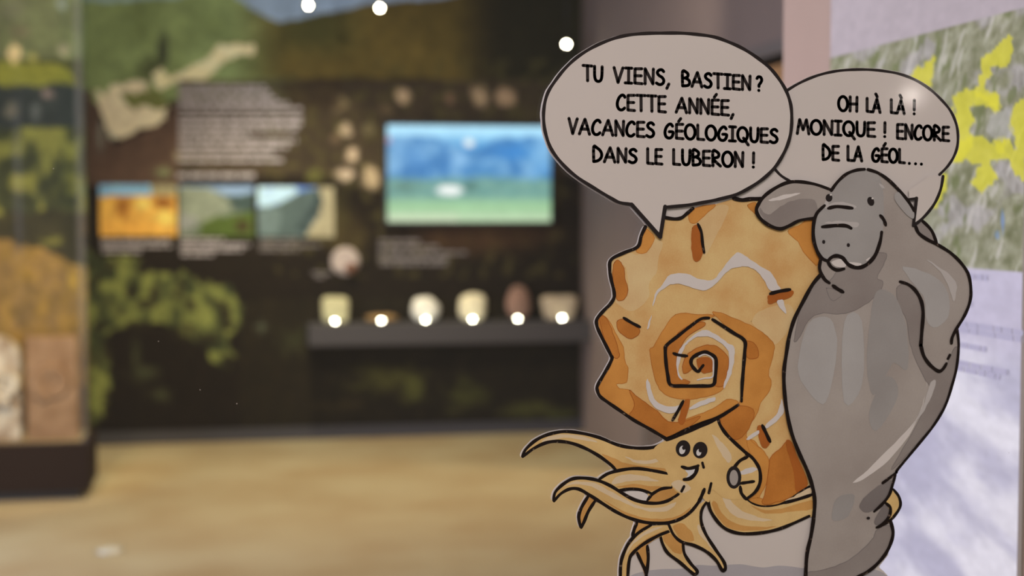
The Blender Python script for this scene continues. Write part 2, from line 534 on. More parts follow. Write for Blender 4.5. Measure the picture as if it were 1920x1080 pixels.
# ------------------------------------------------------------------ mural
def paint_mural(x, y):
    p = Paint(x, y, (24, 17, 11))
    n1 = fbm(x / 60, y / 60, 4, 1)
    n2 = fbm(x / 16, y / 16, 4, 2)
    n3 = fbm(x / 9, y / 22, 3, 3)
    # hills
    hill = np.stack([78 + 42 * n1, 82 + 44 * n1, 46 + 34 * n1], 1)
    p.mix((y < 190 + 25 * (n1 - .5)).astype(float) * (1 - sstep(470, 620, x)), hill)
    brown = np.stack([62 + 26 * n1, 48 + 20 * n1, 20 + 10 * n1], 1)
    p.mix((y < 150 + 20 * (n1 - .5)).astype(float) * sstep(420, 560, x) * (1 - sstep(840, 960, x)), brown)
    p.mix((y < 150).astype(float) * (1 - sstep(60, 130, y)) * sstep(480, 560, x) * (1 - sstep(600, 720, x)) * .6, (46, 46, 22))
    p.mix(sstep(830, 980, x) * (1 - sstep(150, 260, y)) * .8, (32, 28, 16))
    # sky
    p.poly([(425, -90), (440, -5), (470, 15), (500, 32), (525, 42), (560, 36), (620, 22), (690, 10), (760, 2), (860, -6), (980, -90)], (116, 122, 134), 1, 5, 30, 3)
    p.poly([(150, -90), (150, 0), (250, 2), (330, -2), (420, -30), (425, -90)], (120, 132, 130), .9, 6, 30, 4)
    # darker gullies in the hill
    p.blob(305, 95, 14, 40, (46, 46, 32), .9, .6, .3, 3)
    p.blob(280, 130, 26, 30, (52, 52, 30), .7, .6, .3, 5)
    # cliffs
    p.poly([(292, 165), (285, 140), (302, 128), (318, 145), (345, 130), (375, 118), (398, 100), (410, 86), (440, 80), (478, 86), (480, 99), (432, 108), (404, 132), (378, 152), (340, 150), (300, 168)], (192, 166, 126), 1, 5, 12, 6)
    p.poly([(176, 172), (186, 168), (200, 182), (205, 160), (222, 155), (232, 162), (240, 152), (272, 154), (275, 168), (312, 200), (312, 224), (292, 236), (262, 244), (240, 256), (206, 262), (198, 240), (190, 210)], (182, 158, 128), 1, 6, 10, 7)
    p.poly([(222, 172), (300, 170), (318, 200), (300, 205), (270, 196), (258, 205), (240, 200), (228, 185)], (84, 82, 40), .95, 6, 10, 8)
    p.blob(200, 262, 16, 18, (122, 122, 108), .8, .6, .3, 8)
    # brown shadow below the cliffs
    p.poly([(150, 170), (176, 175), (192, 235), (215, 275), (310, 225), (335, 180), (338, 350), (150, 350)], (66, 46, 36), 1, 8, 25, 9)
    p.blob(188, 255, 8, 40, (112, 108, 96), .6, .7, .3, 4)
    p.blob(305, 322, 22, 12, (96, 92, 62), .8, .6, .4, 2)
    p.blob(345, 295, 30, 16, (150, 128, 100), .8, .6, .4, 2)
    p.blob(385, 300, 26, 22, (120, 100, 80), .6, .6, .4, 6)
    # dark middle
    p.mix(((y > 150) & (y < 330) & (x > 335)).astype(float) * .75, np.stack([44 + 22 * n1, 34 + 16 * n1, 24 + 10 * n1], 1))
    p.mix(sstep(.52, .70, n2) * ((y > 110) & (y < 520) & (x > 500)).astype(float) * .55, (66, 56, 28))
    for cx, cy, rx, ry, c in [(755, 180, 15, 20, (142, 112, 84)), (843, 184, 10, 14, (92, 66, 48)), (900, 180, 20, 22, (132, 104, 76)), (949, 180, 22, 20, (138, 106, 78)),
                              (640, 195, 18, 16, (92, 74, 50)), (725, 205, 18, 12, (74, 56, 38)), (648, 244, 18, 14, (140, 114, 90)), (660, 292, 14, 18, (150, 122, 98)),
                              (648, 328, 20, 16, (158, 130, 106)), (697, 334, 20, 24, (150, 122, 92)), (690, 240, 14, 14, (84, 70, 46)), (590, 330, 18, 16, (78, 70, 34)),
                              (630, 196, 10, 22, (84, 66, 46)), (630, 260, 12, 10, (80, 60, 44))]:
        p.blob(cx, cy, rx, ry, c, .95, .55, .35, int(cx) % 11)
    p.poly([(520, 150), (640, 150), (640, 200), (560, 205)], (40, 28, 18), .6, 8, 20, 3)
    p.blob(640, 440, 60, 50, (60, 46, 24), .7, .9, .3, 3)
    p.blob(620, 390, 40, 60, (62, 52, 26), .6, .9, .3, 4)
    # caption background
    p.blob(900, 440, 170, 40, (58, 36, 22), .7, .8, .3, 5)
    # foreground trees at the left
    tree = [(150, 470), (190, 478), (230, 480), (262, 492), (296, 505), (330, 505), (360, 512), (400, 532), (436, 548), (455, 568), (452, 600), (430, 640), (436, 690), (410, 690), (395, 660), (370, 645), (330, 615), (270, 610), (210, 620), (190, 640), (205, 690), (210, 740), (180, 790), (150, 800)]
    t = p.inside(tree, 16, 24, 11)
    leaf = sstep(.34, .70, fbm(x / 20, y / 22, 4, 12))
    lf = np.stack([56 + 78 * leaf, 56 + 72 * leaf, 30 + 30 * leaf], 1)
    p.mix(t * sstep(.30, .52, fbm(x / 22, y / 22, 4, 14)), lf * np.array([.70, .70, .74]))
    for cx, cy, rx, ry in [(270, 585, 70, 26), (385, 600, 48, 50), (215, 570, 40, 30), (310, 540, 40, 26), (180, 690, 26, 60), (178, 760, 22, 34)]:
        p.blob(cx, cy, rx, ry, (116, 112, 56), .26, .8, .6, cx % 7)
    for cx, cy, rx, ry in [(255, 660, 10, 26), (270, 700, 40, 18), (298, 742, 30, 14)]:
        p.blob(cx, cy, rx, ry, (66, 66, 40), .6, .9, .5, cx % 5)
    for cx, cy, rx, ry, c in [(710, 712, 60, 34, (70, 62, 26)), (775, 722, 34, 30, (84, 78, 32)), (868, 742, 40, 36, (74, 70, 28)), (985, 770, 48, 24, (72, 66, 28)), (1045, 775, 30, 20, (64, 60, 26)),
                              (545, 640, 30, 26, (52, 50, 28)), (490, 615, 12, 12, (74, 74, 58)), (650, 760, 60, 20, (48, 36, 20))]:
        p.blob(cx, cy, rx, ry, c, .8, .9, .7, int(cx) % 9)
    p.mix(((y > 560) & (x > 450)).astype(float) * .25, np.stack([26 + 26 * n3, 22 + 22 * n3, 13 + 10 * n3], 1))
    return p.rgb(.16, 12, 4)


mur = empty('landscape_mural', (on_y(600, 800, WALL_Y).x, WALL_Y - .012, on_y(600, 800, WALL_Y).z), 'large dark landscape photo mural of hills and trees covering the back wall', 'mural')
my = WALL_Y - .012
mx0, mx1 = on_y(60, 400, my).x, SIDE_X - .01
mz0, mz1 = on_y(600, 801, my).z, CEIL - .02
picture('print', (mx0, my, mz1), (mx1 - mx0, 0, 0), (0, 0, mz0 - mz1), 420, 360, paint_mural, 'mural', mur, 1.0, thick=(0, .011, 0))


def text_lines(name, lines, Y, hpx, mat, parent, seed=1, gap=True):
    """rows of small print, told apart only as rows of word-long dashes: (x0, x1, y) in the photo"""
    rnd = random.Random(seed)
    V, Fc = [], []
    for x0, x1, y in lines:
        x = x0
        while x < x1 - 4:
            w = min(rnd.uniform(12, 42), x1 - x)
            q = [on_y(x, y + hpx / 2, Y), on_y(x + w, y + hpx / 2, Y), on_y(x + w, y - hpx / 2, Y), on_y(x, y - hpx / 2, Y)]
            n = len(V)
            V += q
            Fc.append((n, n + 1, n + 2, n + 3))
            x += w + (3.5 if gap else 0)
    return tag(mesh_obj(name, V, Fc, mat, parent), kind='stuff')


ty = my - .002
text_lines('text_block', [(335, r, y) for y, r in ((163, 498), (173, 507), (184, 525), (194, 540), (204, 573))], ty, 6.2, 'white_print', mur, 1)
text_lines('text_block', [(335, r, y) for y, r in ((220, 566), (231, 566), (242, 558), (253, 466), (264, 556), (275, 540), (287, 512), (300, 530))], ty, 6.2, 'white_print', mur, 2)
text_lines('text_block', [(332, 482, 329)], ty, 8, 'white_print', mur, 3)
text_lines('caption', [(190, 318, 452), (190, 322, 461), (192, 270, 471)], ty, 5.0, 'white_print', mur, 4)
text_lines('caption', [(338, 420, 449), (338, 468, 459), (338, 455, 468), (340, 400, 477)], ty, 5.0, 'white_print', mur, 5)
text_lines('caption', [(486, 560, 450), (486, 600, 460), (486, 560, 468)], ty, 4.4, 'dim_print', mur, 6)
text_lines('caption', [(710, 790, 452), (710, 822, 463), (710, 880, 474), (710, 842, 485), (712, 838, 494)], ty, 5.4, 'dim_print', mur, 7)
text_lines('caption', [(585, 622, 512), (592, 614, 519)], ty, 4.4, 'dim_print', mur, 8)


def quad_panel(name, x0, y0, x1, y1, Y, painter, nu, nv, mat, parent, k=1.0, emit=False, depth=.008):
    a, b, c = on_y(x0, y0, Y), on_y(x1, y0, Y), on_y(x0, y1, Y)
    b.z = a.z
    c.x = a.x
    return picture(name, a, b - a, c - a, nu, nv, painter, mat, parent, k, emit, thick=(0, depth, 0))


def photo_a(x, y):
    p = Paint(x, y, (190, 132, 58))
    p.poly([(180, 330), (340, 330), (340, 352), (280, 366), (180, 368)], (116, 146, 172), 1, 2, 20)
    p.poly([(280, 330), (340, 330), (340, 368), (284, 366)], (132, 116, 86), 1, 3, 10)
    p.blob(230, 390, 14, 22, (132, 74, 26), .9, .7, .4, 2)
    p.blob(270, 382, 22, 14, (204, 168, 86), .9, .7, .4, 3)
    p.blob(305, 380, 24, 12, (112, 62, 24), .9, .7, .4, 4)
    p.blob(308, 408, 26, 16, (212, 172, 84), .9, .6, .4, 6)
    p.blob(232, 428, 60, 12, (206, 138, 58), .9, .7, .4, 6)
    p.blob(200, 392, 14, 22, (208, 150, 66), .7, .7, .4, 6)
    return p.rgb(.2, 10, 3)


def photo_b(x, y):
    p = Paint(x, y, (98, 98, 82))
    p.poly([(330, 330), (480, 330), (480, 362), (420, 366), (380, 352), (330, 352)], (118, 130, 154), 1, 3, 20)
    p.poly([(420, 372), (480, 360), (480, 400), (440, 395)], (56, 64, 60), 1, 4, 12)
    p.poly([(380, 410), (480, 395), (480, 450), (370, 450)], (70, 78, 34), 1, 5, 16)
    p.poly([(340, 350), (390, 352), (440, 385), (380, 420), (335, 420)], (126, 122, 104), .8, 5, 14)
    p.poly([(335, 400), (375, 405), (360, 430), (335, 435)], (128, 120, 114), .9, 4, 10)
    p.blob(455, 425, 16, 14, (58, 36, 26), .8, .7, .4, 3)
    return p.rgb(.16, 9, 5)


def photo_c(x, y):
    p = Paint(x, y, (78, 84, 82))
    p.poly([(475, 330), (590, 330), (560, 360), (520, 382), (475, 392)], (158, 172, 194), 1, 2, 12)
    p.poly([(545, 340), (600, 335), (600, 350), (560, 362)], (86, 108, 160), .9, 3, 10)
    p.poly([(590, 340), (630, 340), (630, 450), (570, 450), (600, 400)], (152, 132, 102), 1, 5, 12)
    p.poly([(520, 385), (600, 352), (600, 395), (560, 450), (480, 450), (500, 400)], (72, 78, 74), 1, 5, 10)
    p.poly([(600, 345), (606, 380), (570, 440), (556, 430), (590, 380)], (52, 58, 56), 1, 3, 10)
    p.poly([(482, 395), (530, 392), (520, 440), (482, 440)], (98, 104, 100), .7, 6, 10)
    return p.rgb(.14, 8, 7)


py = my - .004
quad_panel('photo_tile', 186, 346, 331, 443, py, photo_a, 60, 40, 'mural', mur, 0.80, depth=.003)
quad_panel('photo_tile', 335, 348, 475, 444, py, photo_b, 60, 40, 'mural', mur, 0.72, depth=.003)
quad_panel('photo_tile', 483, 350, 626, 445, py, photo_c, 60, 40, 'mural', mur, 0.72, depth=.003)


# ------------------------------------------------------------------ television
def paint_tv(x, y):
    p = Paint(x, y, (92, 160, 214))
    p.mix(1 - sstep(246, 275, y + 6 * (fbm(x / 40, y / 40, 3, 2) - .5)), (176, 226, 252))
    ridge = 262 + 16 * (fbm(x / 46, x * 0 + 1, 3, 5) - .5) * 2 - 10 * np.exp(-((x - 800) / 40) ** 2) + 14 * np.exp(-((x - 880) / 45) ** 2)
    mn = sstep(.28, .75, fbm(x / 22, y / 28, 4, 3))
    mt = sstep(-4, 4, y - ridge)
    p.mix(mt, np.stack([62 + 62 * mn, 124 + 50 * mn, 184 + 32 * mn], 1))
    p.blob(860, 300, 26, 24, (150, 196, 236), .8, .8, .4, 3)
    p.blob(960, 285, 50, 18, (58, 134, 206), .7, .8, .4, 4)
    p.blob(1010, 300, 26, 44, (132, 188, 232), .7, .8, .4, 4)
    p.blob(775, 295, 40, 20, (94, 152, 208), .7, .8, .4, 5)
    p.blob(905, 318, 46, 16, (64, 128, 186), .7, .8, .4, 6)
    p.mix(sstep(326, 342, y + 10 * (fbm(x / 26, y / 26, 3, 8) - .5)), np.stack([98 + 30 * fbm(x / 14, y / 9, 3, 9), 146 + 24 * fbm(x / 14, y / 9, 3, 9), 142 + 16 * fbm(x / 14, y / 9, 3, 9)], 1))
    p.blob(760, 352, 30, 16, (92, 128, 118), .7, .8, .5, 3)
    p.blob(880, 350, 18, 14, (70, 108, 104), .7, .8, .5, 4)
    p.mix(sstep(364, 384, y), (158, 198, 154))
    p.mix(sstep(392, 408, y) * (.55 + .3 * (x < 860)), (206, 218, 186))
    p.blob(842, 357, 32, 11, (246, 246, 244), 1, .5, .3, 2)
    p.blob(880, 268, 12, 9, (250, 250, 246), 1, .6, .1, 2)
    p.blob(729, 262, 5, 8, (220, 150, 170), .8, .6, .1, 2)
    return p.rgb(.05, 10, 2)


tvY = WALL_Y - .075
ta, tb = on_y(726, 232, tvY), on_y(1033, 417, tvY)
tv = empty('flat_screen_television', (ta.x, WALL_Y, tb.z), 'flat television on the mural showing blue mountains and green fields', 'television')
boxes('housing', [((ta.x - .015, tvY + .006, tb.z - .015), (tb.x + .015, WALL_Y - .019, ta.z + .015))], 'black', tv, bevel=.004)
quad_panel('screen', 726, 234, 1033, 416, tvY - .001, paint_tv, 150, 90, 'screen', tv, 1, True, .006)

# ------------------------------------------------------------------ display shelf
shY = WALL_Y - .26
s0, s1 = on_y(579, 612, shY), on_y(1122, 640, shY)
s_top, s_bot = on_y(840, 606, shY).z, on_y(840, 645, shY).z
sh = boxes('display_shelf', [((s0.x, shY, s_bot), (s1.x, WALL_Y - .017, s_top))], 'shelf', loc=(s0.x, WALL_Y, s_bot), bevel=.004)
tag(sh, 'long dark grey wall shelf carrying six lit rock specimens', 'shelf')


def rock(name, cx_px, y0, y1, w_px, thick, Y, mat, label, cat, e=(2.2, 2.2), taper=0.0, lean=0.0, jit=.10, group=None, z=None, seg=28, rings=18, seed=1):
    """rough stone: a superellipsoid with lumps, standing on the shelf; sizes from the photo at its own distance"""
    top, bot = on_y(cx_px, y0, Y), on_y(cx_px, y1, Y)
    zb = bot.z if z is None else z
    h = (top.z - zb)
    w = (on_y(cx_px + w_px / 2, y1, Y) - on_y(cx_px - w_px / 2, y1, Y)).x
    rnd = np.random.RandomState(seed)
    V, Fc = [], []
    sp = lambda v, ex: math.copysign(abs(v) ** ex, v)
    for i in range(rings + 1):
        ph = -math.pi / 2 + math.pi * i / rings
        for k in range(seg):
            th = 2 * math.pi * k / seg
            ex, ez = 2 / e[0], 2 / e[1]
            px = sp(math.cos(ph), ez) * sp(math.cos(th), ex)
            pyy = sp(math.cos(ph), ez) * sp(math.sin(th), ex)
            pz = sp(math.sin(ph), ez)
            n = 1 + jit * 2 * float(fbm(np.array([px * 1.7 + seed * 3.1 + 5]), np.array([pz * 1.7 + pyy + seed + 5]), 3, seed)[0] - .5)
            px, pyy = px * n * (1 + taper * pz), pyy * n
            V.append((bot.x + px * w / 2 + lean * pz * h / 2, Y + pyy * thick / 2, zb + (pz * (1 + (n - 1) * (pz > 0)) + 1) * h / 2))
    for i in range(rings):
        for k in range(seg):
            k2 = (k + 1) % seg
            Fc.append((i * seg + k, i * seg + k2, (i + 1) * seg + k2, (i + 1) * seg + k))
    o = mesh_obj(name, V, Fc, mat, None, (bot.x, Y, zb), smooth=True)
    return tag(o, label, cat, group)


M['rock_green'] = plain('greenish_stone', (0.52, 0.50, 0.30), 0.8, 0.2, var=.2, scale=18, bump=.4)
M['rock_white'] = plain('white_stone', (0.80, 0.79, 0.70), 0.8, 0.2, var=.15, scale=16, bump=.4)
M['rock_cream'] = plain('cream_stone', (0.78, 0.72, 0.50), 0.8, 0.2, var=.18, scale=16, bump=.4)
M['rock_brown'] = plain('red_brown_stone', (0.24, 0.145, 0.11), 0.8, 0.2, var=.25, scale=14, bump=.4)
M['rock_beige'] = plain('beige_stone', (0.46, 0.38, 0.27), 0.8, 0.2, var=.2, scale=18, bump=.4)
M['rock_ochre'] = plain('ochre_stone', (0.30, 0.19, 0.08), 0.8, 0.2, var=.25, scale=18, bump=.4)
rY = WALL_Y - .12
rz = s_top
G = 'rock specimens on the wall shelf'
rock('rock_specimen', 629, 556, 604, 50, .06, rY, 'rock_green', 'squarish greenish yellow stone slab at the left end of the shelf', 'rock', (5, 5), 0.04, 0, .06, G, rz, seed=2)
rock('rock_specimen', 716, 589, 604, 62, .10, rY, 'rock_ochre', 'low flat ochre stone, smallest on the shelf', 'rock', (2.2, 2.0), 0, 0, .15, G, rz, seed=3)
rock('rock_specimen', 797, 556, 604, 52, .10, rY, 'rock_white', 'rounded bright white stone, third along the shelf', 'rock', (2.4, 2.3), -.06, -.01, .14, G, rz, seed=4)
rock('rock_specimen', 886, 550, 604, 50, .09, rY, 'rock_cream', 'tall cream stone with slanted top beside the white stone', 'rock', (3.0, 3.2), -.05, -.01, .12, G, rz, seed=5)
rock('rock_specimen', 972, 535, 604, 46, .09, rY, 'rock_brown', 'upright brown oval stone, tallest on the shelf', 'rock', (2.0, 2.0), -.03, 0, .08, G, rz, seed=6)
rock('rock_specimen', 1048, 554, 604, 62, .08, rY, 'rock_beige', 'beige trapezoid stone block at the right end of the shelf', 'rock', (5, 6), .14, 0, .05, G, rz, seed=7)
LG = 'small lights on the wall shelf'
for lx, nm in ((628, 'greenish slab'), (715, 'flat ochre stone'), (798, 'white stone'), (886, 'tall cream stone'), (971, 'brown oval stone'), (1054, 'beige trapezoid stone')):
    c = on_y(lx, 606, shY + .035)
    r = empty('shelf_light', (c.x, c.y, s_top), 'small glowing uplight at the foot of the ' + nm, 'light', LG)
    lathe('housing', [(.019, 0), (.019, .014), (.016, .016)], (c.x, c.y, s_top), 'metal', r)
    lathe('lens', [(.010, .0), (.010, .004), (.006, .008)], (c.x, c.y, s_top + .0155), 'led_glow', r)


# round fossil slice mounted above the shelf
def spiral_ridge(name, c, r0, r1, turns, tube0, tube1, axis_u, axis_v, nrm, mat, parent, seg=90):
    V, Fc = [], []
    m = 8
    for i in range(seg + 1):
        t = i / seg
        a = 2 * math.pi * turns * t
        r = r0 + (r1 - r0) * t
        tb_ = tube0 + (tube1 - tube0) * t
        tw = 1 + .12 * math.sin(a * 14)
        d = axis_u * math.cos(a) + axis_v * math.sin(a)
        for k in range(m):
            b = 2 * math.pi * k / m
            V.append(Vector(c) + d * (r + tb_ * math.cos(b)) + nrm * (tb_ * .7 * tw * math.sin(b)))
    for i in range(seg):
        for k in range(m):
            k2 = (k + 1) % m
            Fc.append((i * m + k, i * m + k2, (i + 1) * m + k2, (i + 1) * m + k))
    Fc.append(tuple(range(m)))
    Fc.append(tuple(seg * m + k for k in range(m))[::-1])
    return mesh_obj(name, V, Fc, mat, parent, smooth=True)


M['fossil'] = plain('pale_fossil', (0.52, 0.45, 0.42), 0.7, 0.2, var=.12, scale=20, bump=.3)
M['fossil_dark'] = plain('brown_fossil_core', (0.16, 0.075, 0.045), 0.7, 0.2, var=.2, scale=30)
fY = my - .03
fc = on_y(648, 490, fY)
fr = (on_y(675, 490, fY) - fc).x
fos = empty('mounted_fossil', fc, 'round whitish fossil mounted on the mural left of the screen caption', 'fossil')
lathe('disc', [(fr * .9, 0), (fr, .008), (fr * .96, .022), (fr * .6, .03), (0.002, .03)], fc + Vector((0, .029, 0)), 'fossil', fos, axis=(0, -1, 0))
spiral_ridge('spiral_ridge', fc + Vector((0, 0, 0)), .008, fr * .85, 2.6, .004, .016, Vector((1, 0, 0)), Vector((0, 0, 1)), Vector((0, -1, 0)), 'fossil', fos)
lathe('brown_core', [(fr * .42, 0), (fr * .40, .008), (fr * .1, .014)], fc + Vector((.03, -.008, -.042)), 'fossil_dark', fos, axis=(0, -1, 0), seg=12)

# ------------------------------------------------------------------ glowing ceiling spotlights
for (sx, sy, dy, lb) in ((578, 10, .9, 'glowing spotlight high over the mural sky, left of the two side by side'),
                         (712, 15, .9, 'glowing spotlight high over the mural hill, right of the two side by side'),
                         (1062, 83, .35, 'glowing spotlight hanging lower at the right end of the mural')):
    Y = WALL_Y - dy
    c = on_y(sx, sy, Y)
    r = empty('spotlight', (c.x, Y, CEIL), lb, 'spotlight', 'spotlights before the mural')
    ax = (Vector((0, 0, EYE)) - c).normalized()
    lathe('lamp_head', [(.012, -.075), (.026, -.07), (.026, .002), (.022, .004)], c, 'black', r, axis=ax, seg=16)
    lathe('lens', [(.0105, .0), (.0105, .004), (.006, .007)], c + ax * .0045, 'spot_glow', r, axis=ax, seg=16)
    lathe('stem', [(.005, 0), (.005, CEIL - c.z + .0)], c - ax * .05 + Vector((0, 0, .0)), 'black', r, seg=8)

# pale disc set in the floor
fd = on_z(205, 1033)
fl = empty('floor_disc', fd, 'small pale round plate set in the tan floor', 'floor plate')
M['pale'] = plain('pale_plate', (0.62, 0.62, 0.52), 0.35, 0.5)
lathe('plate', [(.050, 0), (.050, .004), (.044, .006)], fd, 'pale', fl)
lathe('rim', [(.058, 0), (.058, .003), (.051, .004)], fd, 'metal', fl)


# ------------------------------------------------------------------ display case at the left
def paint_case(x, y):
    p = Paint(x, y, (62, 54, 30))
    n1 = fbm(x / 40, y / 40, 4, 21)
    n2 = fbm(x / 14, y / 14, 4, 22)
    p.mix((y < 110).astype(float), np.stack([74 + 30 * n1, 66 + 30 * n1, 42 + 18 * n1], 1))
    p.blob(115, 8, 12, 14, (132, 122, 110), .8, .7, .3, 2)
    p.blob(20, 20, 30, 30, (104, 88, 66), .5, .8, .4, 3)
    p.poly([(-200, 116), (60, 112), (110, 120), (140, 150), (140, 164), (-200, 164)], (106, 92, 34), 1, 10, 24, 3)
    p.poly([(-200, 160), (180, 160), (180, 245), (-200, 245)], (40, 38, 34), 1, 10, 26, 4)
    for cx, cy, rx, ry, c in [(26, 100, 16, 20, (190, 146, 100)), (120, 92, 12, 15, (136, 112, 84)), (62, 108, 9, 8, (142, 118, 60)), (90, 176, 13, 10, (112, 84, 74)), (22, 208, 14, 18, (92, 76, 62)),
                              (66, 212, 12, 16, (76, 68, 62)), (8, 350, 11, 12, (186, 146, 108)), (36, 60, 20, 16, (92, 76, 52))]:
        p.blob(cx, cy, rx, ry, c, .95, .5, .4, cx % 7)
    leaf = sstep(.36, .66, fbm(x / 26, y / 32, 4, 24))
    p.mix(((y > 240) & (y <= 440)).astype(float), np.stack([46 + 56 * leaf, 42 + 46 * leaf, 26 + 14 * leaf], 1))
    p.poly([(-200, 420), (40, 400), (90, 395), (180, 400), (180, 470), (130, 520), (90, 500), (60, 470), (0, 455), (-200, 450)], (40, 32, 22), .9, 12, 22, 5)
    p.mix(((y > 450 + 40 * (n1 - .5) + np.clip(x, 0, 200) * .3)).astype(float), np.stack([84 + 50 * fbm(x / 22, y / 44, 4, 25), 60 + 32 * fbm(x / 22, y / 44, 4, 25), 32 + 16 * n2], 1))
    p.blob(95, 452, 26, 12, (96, 82, 36), .8, .7, .5, 3)
    p.blob(136, 525, 14, 22, (142, 102, 40), .8, .7, .4, 4)
    return p.rgb(.22, 10, 6)


cY = on_z(80, 940).y
cx1 = on_y(166, 880, cY).x
cgx = on_y(151, 500, cY).x
cx0 = cgx - 1.5
pz0, pz1 = .045, on_y(80, 832, cY).z
CD = .42
case = empty('display_case', ((cx0 + cx1) / 2, cY + CD / 2, 0), 'tall glass display case on a dark plinth at the left edge', 'display case')
boxes('plinth', [((cx0 - .03, cY, pz0), (cx1, cY + CD, pz1))], 'plinth', case, bevel=.004)
boxes('recessed_base', [((cx0, cY + .05, 0), (cx1 - .05, cY + CD - .04, pz0))], 'black', case)
boxes('deck', [((cx0 + .01, cY + .03, pz1), (cgx - .01, cY + CD - .03, pz1 + .006))], 'deck', case)
bpz = 2.7
picture('back_panel', (cx0, cY + CD - .03, bpz), (cgx - .012 - cx0, 0, 0), (0, 0, pz1 - bpz), 150, 240, paint_case, 'mural', case, 0.9, thick=(0, .015, 0))
boxes('front_pane', [((cx0, cY + .012, pz1), (cgx - .012, cY + .018, bpz))], 'case_glass', case)
M['edge_glass'] = clear_glass('greenish_edge_glass', (0.86, 0.92, 0.90), 0.03)
boxes('side_pane', [((cgx - .010, cY + .012, pz1), (cgx, cY + CD - .02, bpz))], 'edge_glass', case)
m_, nt_, b_ = nodes('frosted_glass_edge')
b_.inputs['Base Color'].default_value = (0.50, 0.46, 0.45, 1)
b_.inputs['Alpha'].default_value = 0.06
M['frost'] = m_
boxes('glass_edge', [((cgx - .012, cY + .002, pz1), (cgx + .018, cY + .012, bpz))], 'frost', case)
boxes('lid', [((cx0 - .02, cY, bpz), (cx1, cY + CD, bpz + .06))], 'plinth', case)

# stones in the case
M['slab'] = plain('brown_slab', (0.30, 0.155, 0.075), 0.75, 0.2, var=.25, scale=12, bump=.35, color2=(0.36, 0.21, 0.12))
sY = cY + .10
a_, b_ = on_y(48, 632, sY), on_y(147, 822, sY)
slab = empty('ammonite_slab', ((a_.x + b_.x) / 2, sY, pz1 + .006), 'brown stone slab with a carved ammonite spiral inside the glass case', 'fossil')
boxes('slab', [((a_.x, sY, pz1 + .006), (b_.x, sY + .06, a_.z))], 'slab', slab, bevel=.006)
sc_ = on_y(98, 718, sY)
spiral_ridge('spiral', sc_, .012, .085, 2.7, .007, .030, Vector((1, 0, 0)), Vector((0, 0, 1)), Vector((0, -1, 0)), 'slab', slab)
M['cream_fossil'] = plain('cream_fossil', (0.22, 0.12, 0.06), 0.7, 0.2, scale=9, bump=.4, color2=(0.82, 0.70, 0.56))
kY = cY + .09
k0, k1 = on_y(-70, 632, kY), on_y(38, 830, kY)
kr = empty('fossil_block', ((k0.x + k1.x) / 2, kY, pz1 + .006), 'cream and brown fossil block with rounded top beside the ammonite slab', 'fossil')
V, Fc = [], []
w_, zt, zb = (k1.x - k0.x) / 2, k0.z, pz1 + .0075
prof = [(-1, 0), (-1, .80)] + [(-math.cos(t) if True else 0, .80 + .20 * math.sin(t)) for t in np.linspace(.2, math.pi - .2, 9)] + [(1, .80), (1, 0)]
for dy in (0, .09):
    for u, v in prof:
        V.append(((k0.x + k1.x) / 2 + u * w_, kY + .015 + dy, zb + v * (zt - zb)))
n = len(prof)
Fc = [tuple(range(n))[::-1], tuple(range(n, 2 * n))] + [(i, (i + 1) % n, (i + 1) % n + n, i + n) for i in range(n)]
blk = mesh_obj('block', V, Fc, 'cream_fossil', kr)
bm = bmesh.new()
bm.from_mesh(blk.data)
bmesh.ops.recalc_face_normals(bm, faces=bm.faces[:])
bm.to_mesh(blk.data)
bm.free()
spiral_ridge('shell_ridge', Vector(((k0.x + k1.x) / 2 + .06, kY, zb + .27)), .01, .085, 1.8, .010, .030, Vector((1, 0, 0)), Vector((0, 0, 1)), Vector((0, -1, 0)), 'cream_fossil', kr)


